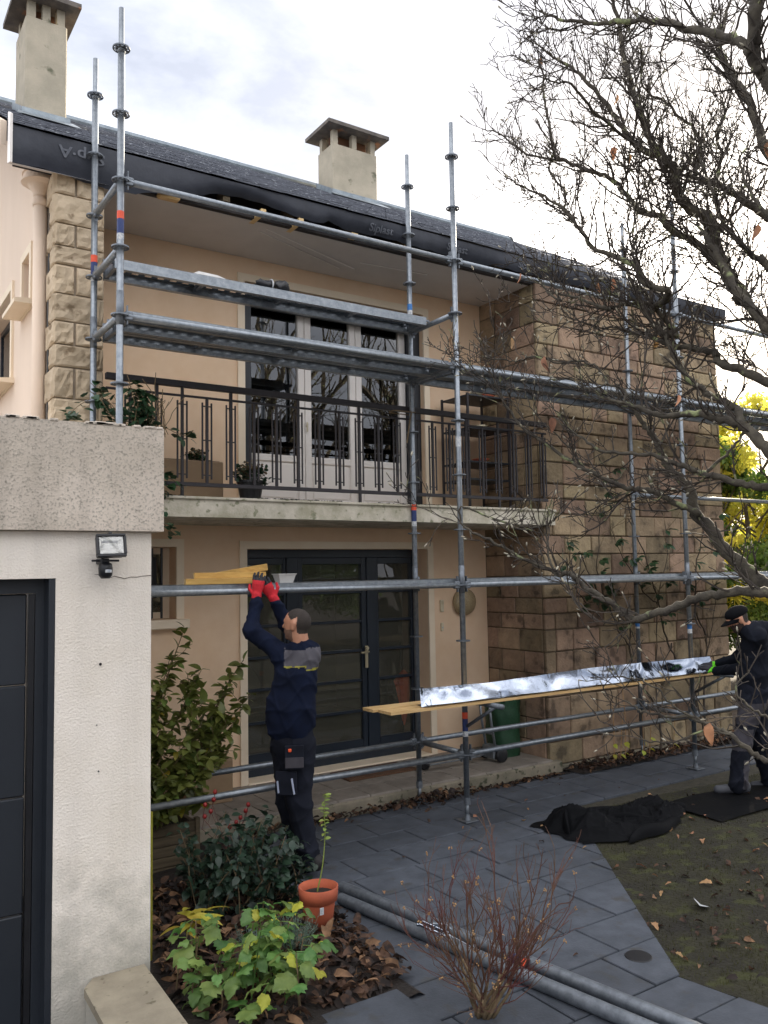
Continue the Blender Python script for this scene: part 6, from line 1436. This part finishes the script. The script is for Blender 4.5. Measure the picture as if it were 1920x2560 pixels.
jac=[('c',J['c7'],J['chest'],.125,.145,(FW,1.30)),('c',J['shL'],J['shR'],.078,.078),('c',J['chest'],J['belly'],.150,.168,(FW,1.2)),('c',J['belly'],J['hem']+UP*.03,.168,.172,(FW,1.2)),('c',J['hem']+UP*.015,J['hem']-UP*.01,.160,.158,(FW,1.2)),
     ('c',J['shL'],J['elL'],.074,.058),('c',J['elL'],J['wrL'],.057,.044),('c',J['shR'],J['elR'],.074,.058),('c',J['elR'],J['wrR'],.057,.044),('c',J['c7'],J['neck'],.075,.070)]
def jreg(C):
    d=C-np.array(J['O']); r_=d@np.array(RT); f_=d@np.array(FW); z=d[:,2]; lim=1.475+.10*(r_-.04)**2-.02*(r_>.1); reg=np.zeros(len(C),int)
    yk=(r_>-.055)&(f_<.10)&(z>lim)&(z<1.60); reg[yk]=1; reg[(r_>-.06)&(f_<.10)&(z>lim-.010)&(z<=lim)]=2; reg[(z>1.585)&(r_>-.05)&(r_<.10)&(z<1.68)&(np.abs(r_-.02)<.08)]=0
    return reg
sdf_obj('jacket',jac,.009,[NAVY,YOKE,M['lf_hydy']],p1,.045,wrinkle(.0062),jreg)
g=MB(); tr_=[('c',J['hem']+UP*.02,J['pelvis'],.150,.152,(FW,1.22)),('c',J['hipL'],J['knL'],.104,.086),('c',J['knL'],J['anL'],.086,.082),('c',J['hipR'],J['knR'],.106,.088),('c',J['knR'],J['anR'],.088,.086)]
tro=sdf_obj('trousers',tr_,.009,[TROU],p1,.035,wrinkle(.0058,.8,2,(.16,1.2)))
for a in 'LR':
    sdf_obj('boot',[('c',J['he'+a]+UP*.035,J['toe'+a]+UP*.03,.048,.042),('c',J['an'+a],J['he'+a]+UP*.05,.055,.05)],.008,[BOOT],p1,.03,None,None,lambda X:.004-X[...,2])
def patch(name,c,wd,hg,mat,parent,th=.012,rz=0,skew=0):
    c=V3(c); m=Matrix.Translation(c)@Matrix(((RT.x,FW.x,0,0),(RT.y,FW.y,0,0),(0,0,1,0),(0,0,0,1)))@Matrix.Rotation(rz,4,'Z')@Matrix.Rotation(skew,4,'Y')
    b=MB(); b.cbox(-wd/2,wd/2,-th,th,-hg/2,hg/2,.004,M=m); return obj(name,b,mat,parent)
bk_=FW*.015
patch('pocket',J['pk']+bk_*1.6,.13,.16,TROU,tro,.010,.12); patch('pocket_patch',J['pk']+bk_*1.6-UP*.035-FW*.002,.128,.075,GREYP,tro,.010,.12); patch('label',J['tag1']+bk_*.7,.022,.020,ORG,tro,.012)
patch('cargo_pocket',J['pk2']+FW*.022,.15,.16,TROU,tro,.014,-.12); patch('label',J['tag2']-FW*.01,.018,.024,ORG,tro,.012); patch('reflective_strip',J['r1']-FW*.012,.012,.11,REFL,tro,.012,0,-.16); patch('reflective_strip',J['r1']-RT*.105-FW*.004-UP*.005,.011,.08,REFL,tro,.012,0,-.10)
for a,U_,N_,sd2,cu in (('L',J['hL']-J['wrL'],FW+RT*.2,1,.35),('R',J['hR']-J['wrR'],FW-RT*.1,-1,1.1)):
    W_=J['wr'+a]+(J['h'+a]-J['wr'+a]).normalized()*.03; U_=U_.normalized()
    hp_=hand_prims(W_,U_,N_,sd2,cu,1.08); hp_.append(('c',W_-U_*.045,W_,.037,.035))
    def greg(C,W_=W_,U_=U_): return ((C-np.array(W_))@np.array(U_)>.112).astype(int)
    sdf_obj('glove',hp_,.0042,[REDG,DRKG],p1,.008,None,greg)
# ---------------------------------------------------------------- second worker, bent over the plank
J={k_:V3(v) for k_,v in W2.items()}
p2_=thing('person','person in black cap and dark hoodie bending aluminium flashing on the plank','person',(J['O'].x,J['O'].y,0))
face=(RT*-.90+FW*.12-UP*.42)
HPr,EAR,(hf,hs_,hu,hB)=head_prims(J['head'],face,UP-RT*.3)
body=HPr+EAR+[('c',J['head']-hu*.05-hf*.02,J['c7'],.056,.066),('c',J['c7'],J['belly'],.10,.11,(FW,.85)),('c',J['belly'],J['pelvis'],.11,.12)]
for a in 'NF':
    body+=[('c',J['c7'],J['sh'+a],.06,.05),('c',J['sh'+a],J['el'+a],.044,.036),('c',J['el'+a],J['wr'+a],.036,.028),('c',J['hip'+a],J['kn'+a],.072,.052),('c',J['kn'+a],J['an'+a],.05,.038)]
def hreg2(C):
    d=C-np.array(J['head']); f=d@np.array(hf); u=d@np.array(hu); s=np.abs(d@np.array(hs_)); r=np.zeros(len(C),int); ear=(s>.072)&(np.abs(f)<.03)
    r[(f<-.03)&(u>-.05)]=1; r[(u<-.025)&(u>-.14)&(f>.0)&~ear]=2; r[(u<-.0)&(u>-.1)&(np.abs(f-.01)<.02)&~ear&(s>.04)]=2
    return r
sdf_obj('body',body,.0085,[SKIN,HAIR,pm('dark_beard',S((52,40,36)),S((66,52,46)),60,.9)],p2_,.022,None,hreg2)
hd=[('c',J['c7'],J['chest'],.125,.140,(RT,1.12)),('c',J['shN'],J['shF'],.080,.080),('c',J['chest'],J['belly'],.145,.150,(RT,1.12)),('c',J['belly'],J['hem'],.150,.150,(RT,1.12)),
    ('c',J['shN'],J['elN'],.078,.062),('c',J['elN'],J['wrN'],.062,.046),('c',J['shF'],J['elF'],.078,.062),('c',J['elF'],J['wrF'],.062,.046),('c',J['neck']+FW*-.05-UP*.01,J['hood']+RT*.06,.06,.08),('c',J['neck']+FW*.06-UP*.01,J['hood']+RT*.06,.06,.08)]
sdf_obj('hoodie',hd,.0095,[HOOD],p2_,.04,wrinkle(.0062,.9,1))
tr_=[('c',J['hem'],J['pelvis'],.150,.150),('c',J['hipN'],J['knN'],.108,.088),('c',J['knN'],J['anN'],.086,.088),('c',J['hipF'],J['knF'],.106,.086),('c',J['knF'],J['anF'],.086,.086)]
def t2(C):
    d=C-np.array(J['O']); z=d[:,2]; f_=d@np.array(FW); r_=d@np.array(RT)
    return ((z>.42)&(z<.62)&(r_<.08)&(f_<.05)|(z>.66)&(z<.86)&(f_<-.08)|(z>.06)&(z<.34)&(r_>-.01)&(f_<.02)&(r_<.07)).astype(int)
sdf_obj('trousers',tr_,.0095,[TROU,GREYP],p2_,.03,wrinkle(.0058,.8,4,(.14,1.2)),t2)
for a in 'NF': sdf_obj('shoe',[('c',J['he'+a]+UP*.035,J['toe'+a]+UP*.03,.046,.040),('c',J['an'+a],J['he'+a]+UP*.05,.055,.05)],.009,[BOOT2],p2_,.03,None,None,lambda X:.006-X[...,2])
cap=[('e',J['head']+hu*.055-hf*.01,(.110,.090,.068),hB)]
def cutcap(X,c=np.array(J['head']),u=np.array(hu),f=np.array(hf)): return .028-((X-c)@u)-.05*((X-c)@f)
CAPM=pm('black_cotton',S((20,21,25)),S((15,16,19)),20,.95,.001,200,spec=.15)
cp=sdf_obj('cap',cap,.006,[CAPM],p2_,.02,None,None,cutcap)
b=MB(); cc=J['head']+hu*.036+hf*.075
def brim(u,v):
    a=(u-.5)*PI*.95; R0=.088; return tuple(cc-hf*.075+hf*(R0*math.cos(a)*(1+.0)+.085*v*math.cos(a*.9))+hs_*(R0*math.sin(a)*(1-.12*v))-hu*(.03*v+.02*(abs(a)/1.5)**2))
b.grid(brim,16,5); o=obj('brim',b,CAPM,cp,True); mo=o.modifiers.new('t','SOLIDIFY'); mo.thickness=.006
for a,sd2 in (('N',1),('F',-1)):
    U_=(J['h'+a]-J['wr'+a]).normalized(); W_=J['wr'+a]+U_*.02; hp_=hand_prims(W_,U_,-UP*.7+FW*.4,sd2,.8,1.05); hp_.append(('c',W_-U_*.05,W_,.036,.034))
    def greg(C,W_=W_,U_=U_): return ((C-np.array(W_))@np.array(U_)<.03).astype(int)
    sdf_obj('glove',hp_,.005,[DRKG,GRNG],p2_,.008,None,greg)
sn_=thing('hand_seamer','small dark sheet metal pliers in the second worker\'s gloved hand','pliers',tuple(J['hF']))
b=MB(); q=J['hF']; b.tube([q+RT*.02,q-RT*.05-UP*.01],.008,6); b.tube([q+RT*.02-UP*.02,q-RT*.05-UP*.012],.008,6); obj('handles',b,M['black'],sn_); b=MB(); b.cbox(q.x-.075,q.x-.045,q.y-.0,q.y+.06,q.z-.03,q.z+.01,.004); obj('jaw',b,M['galvd'],sn_)
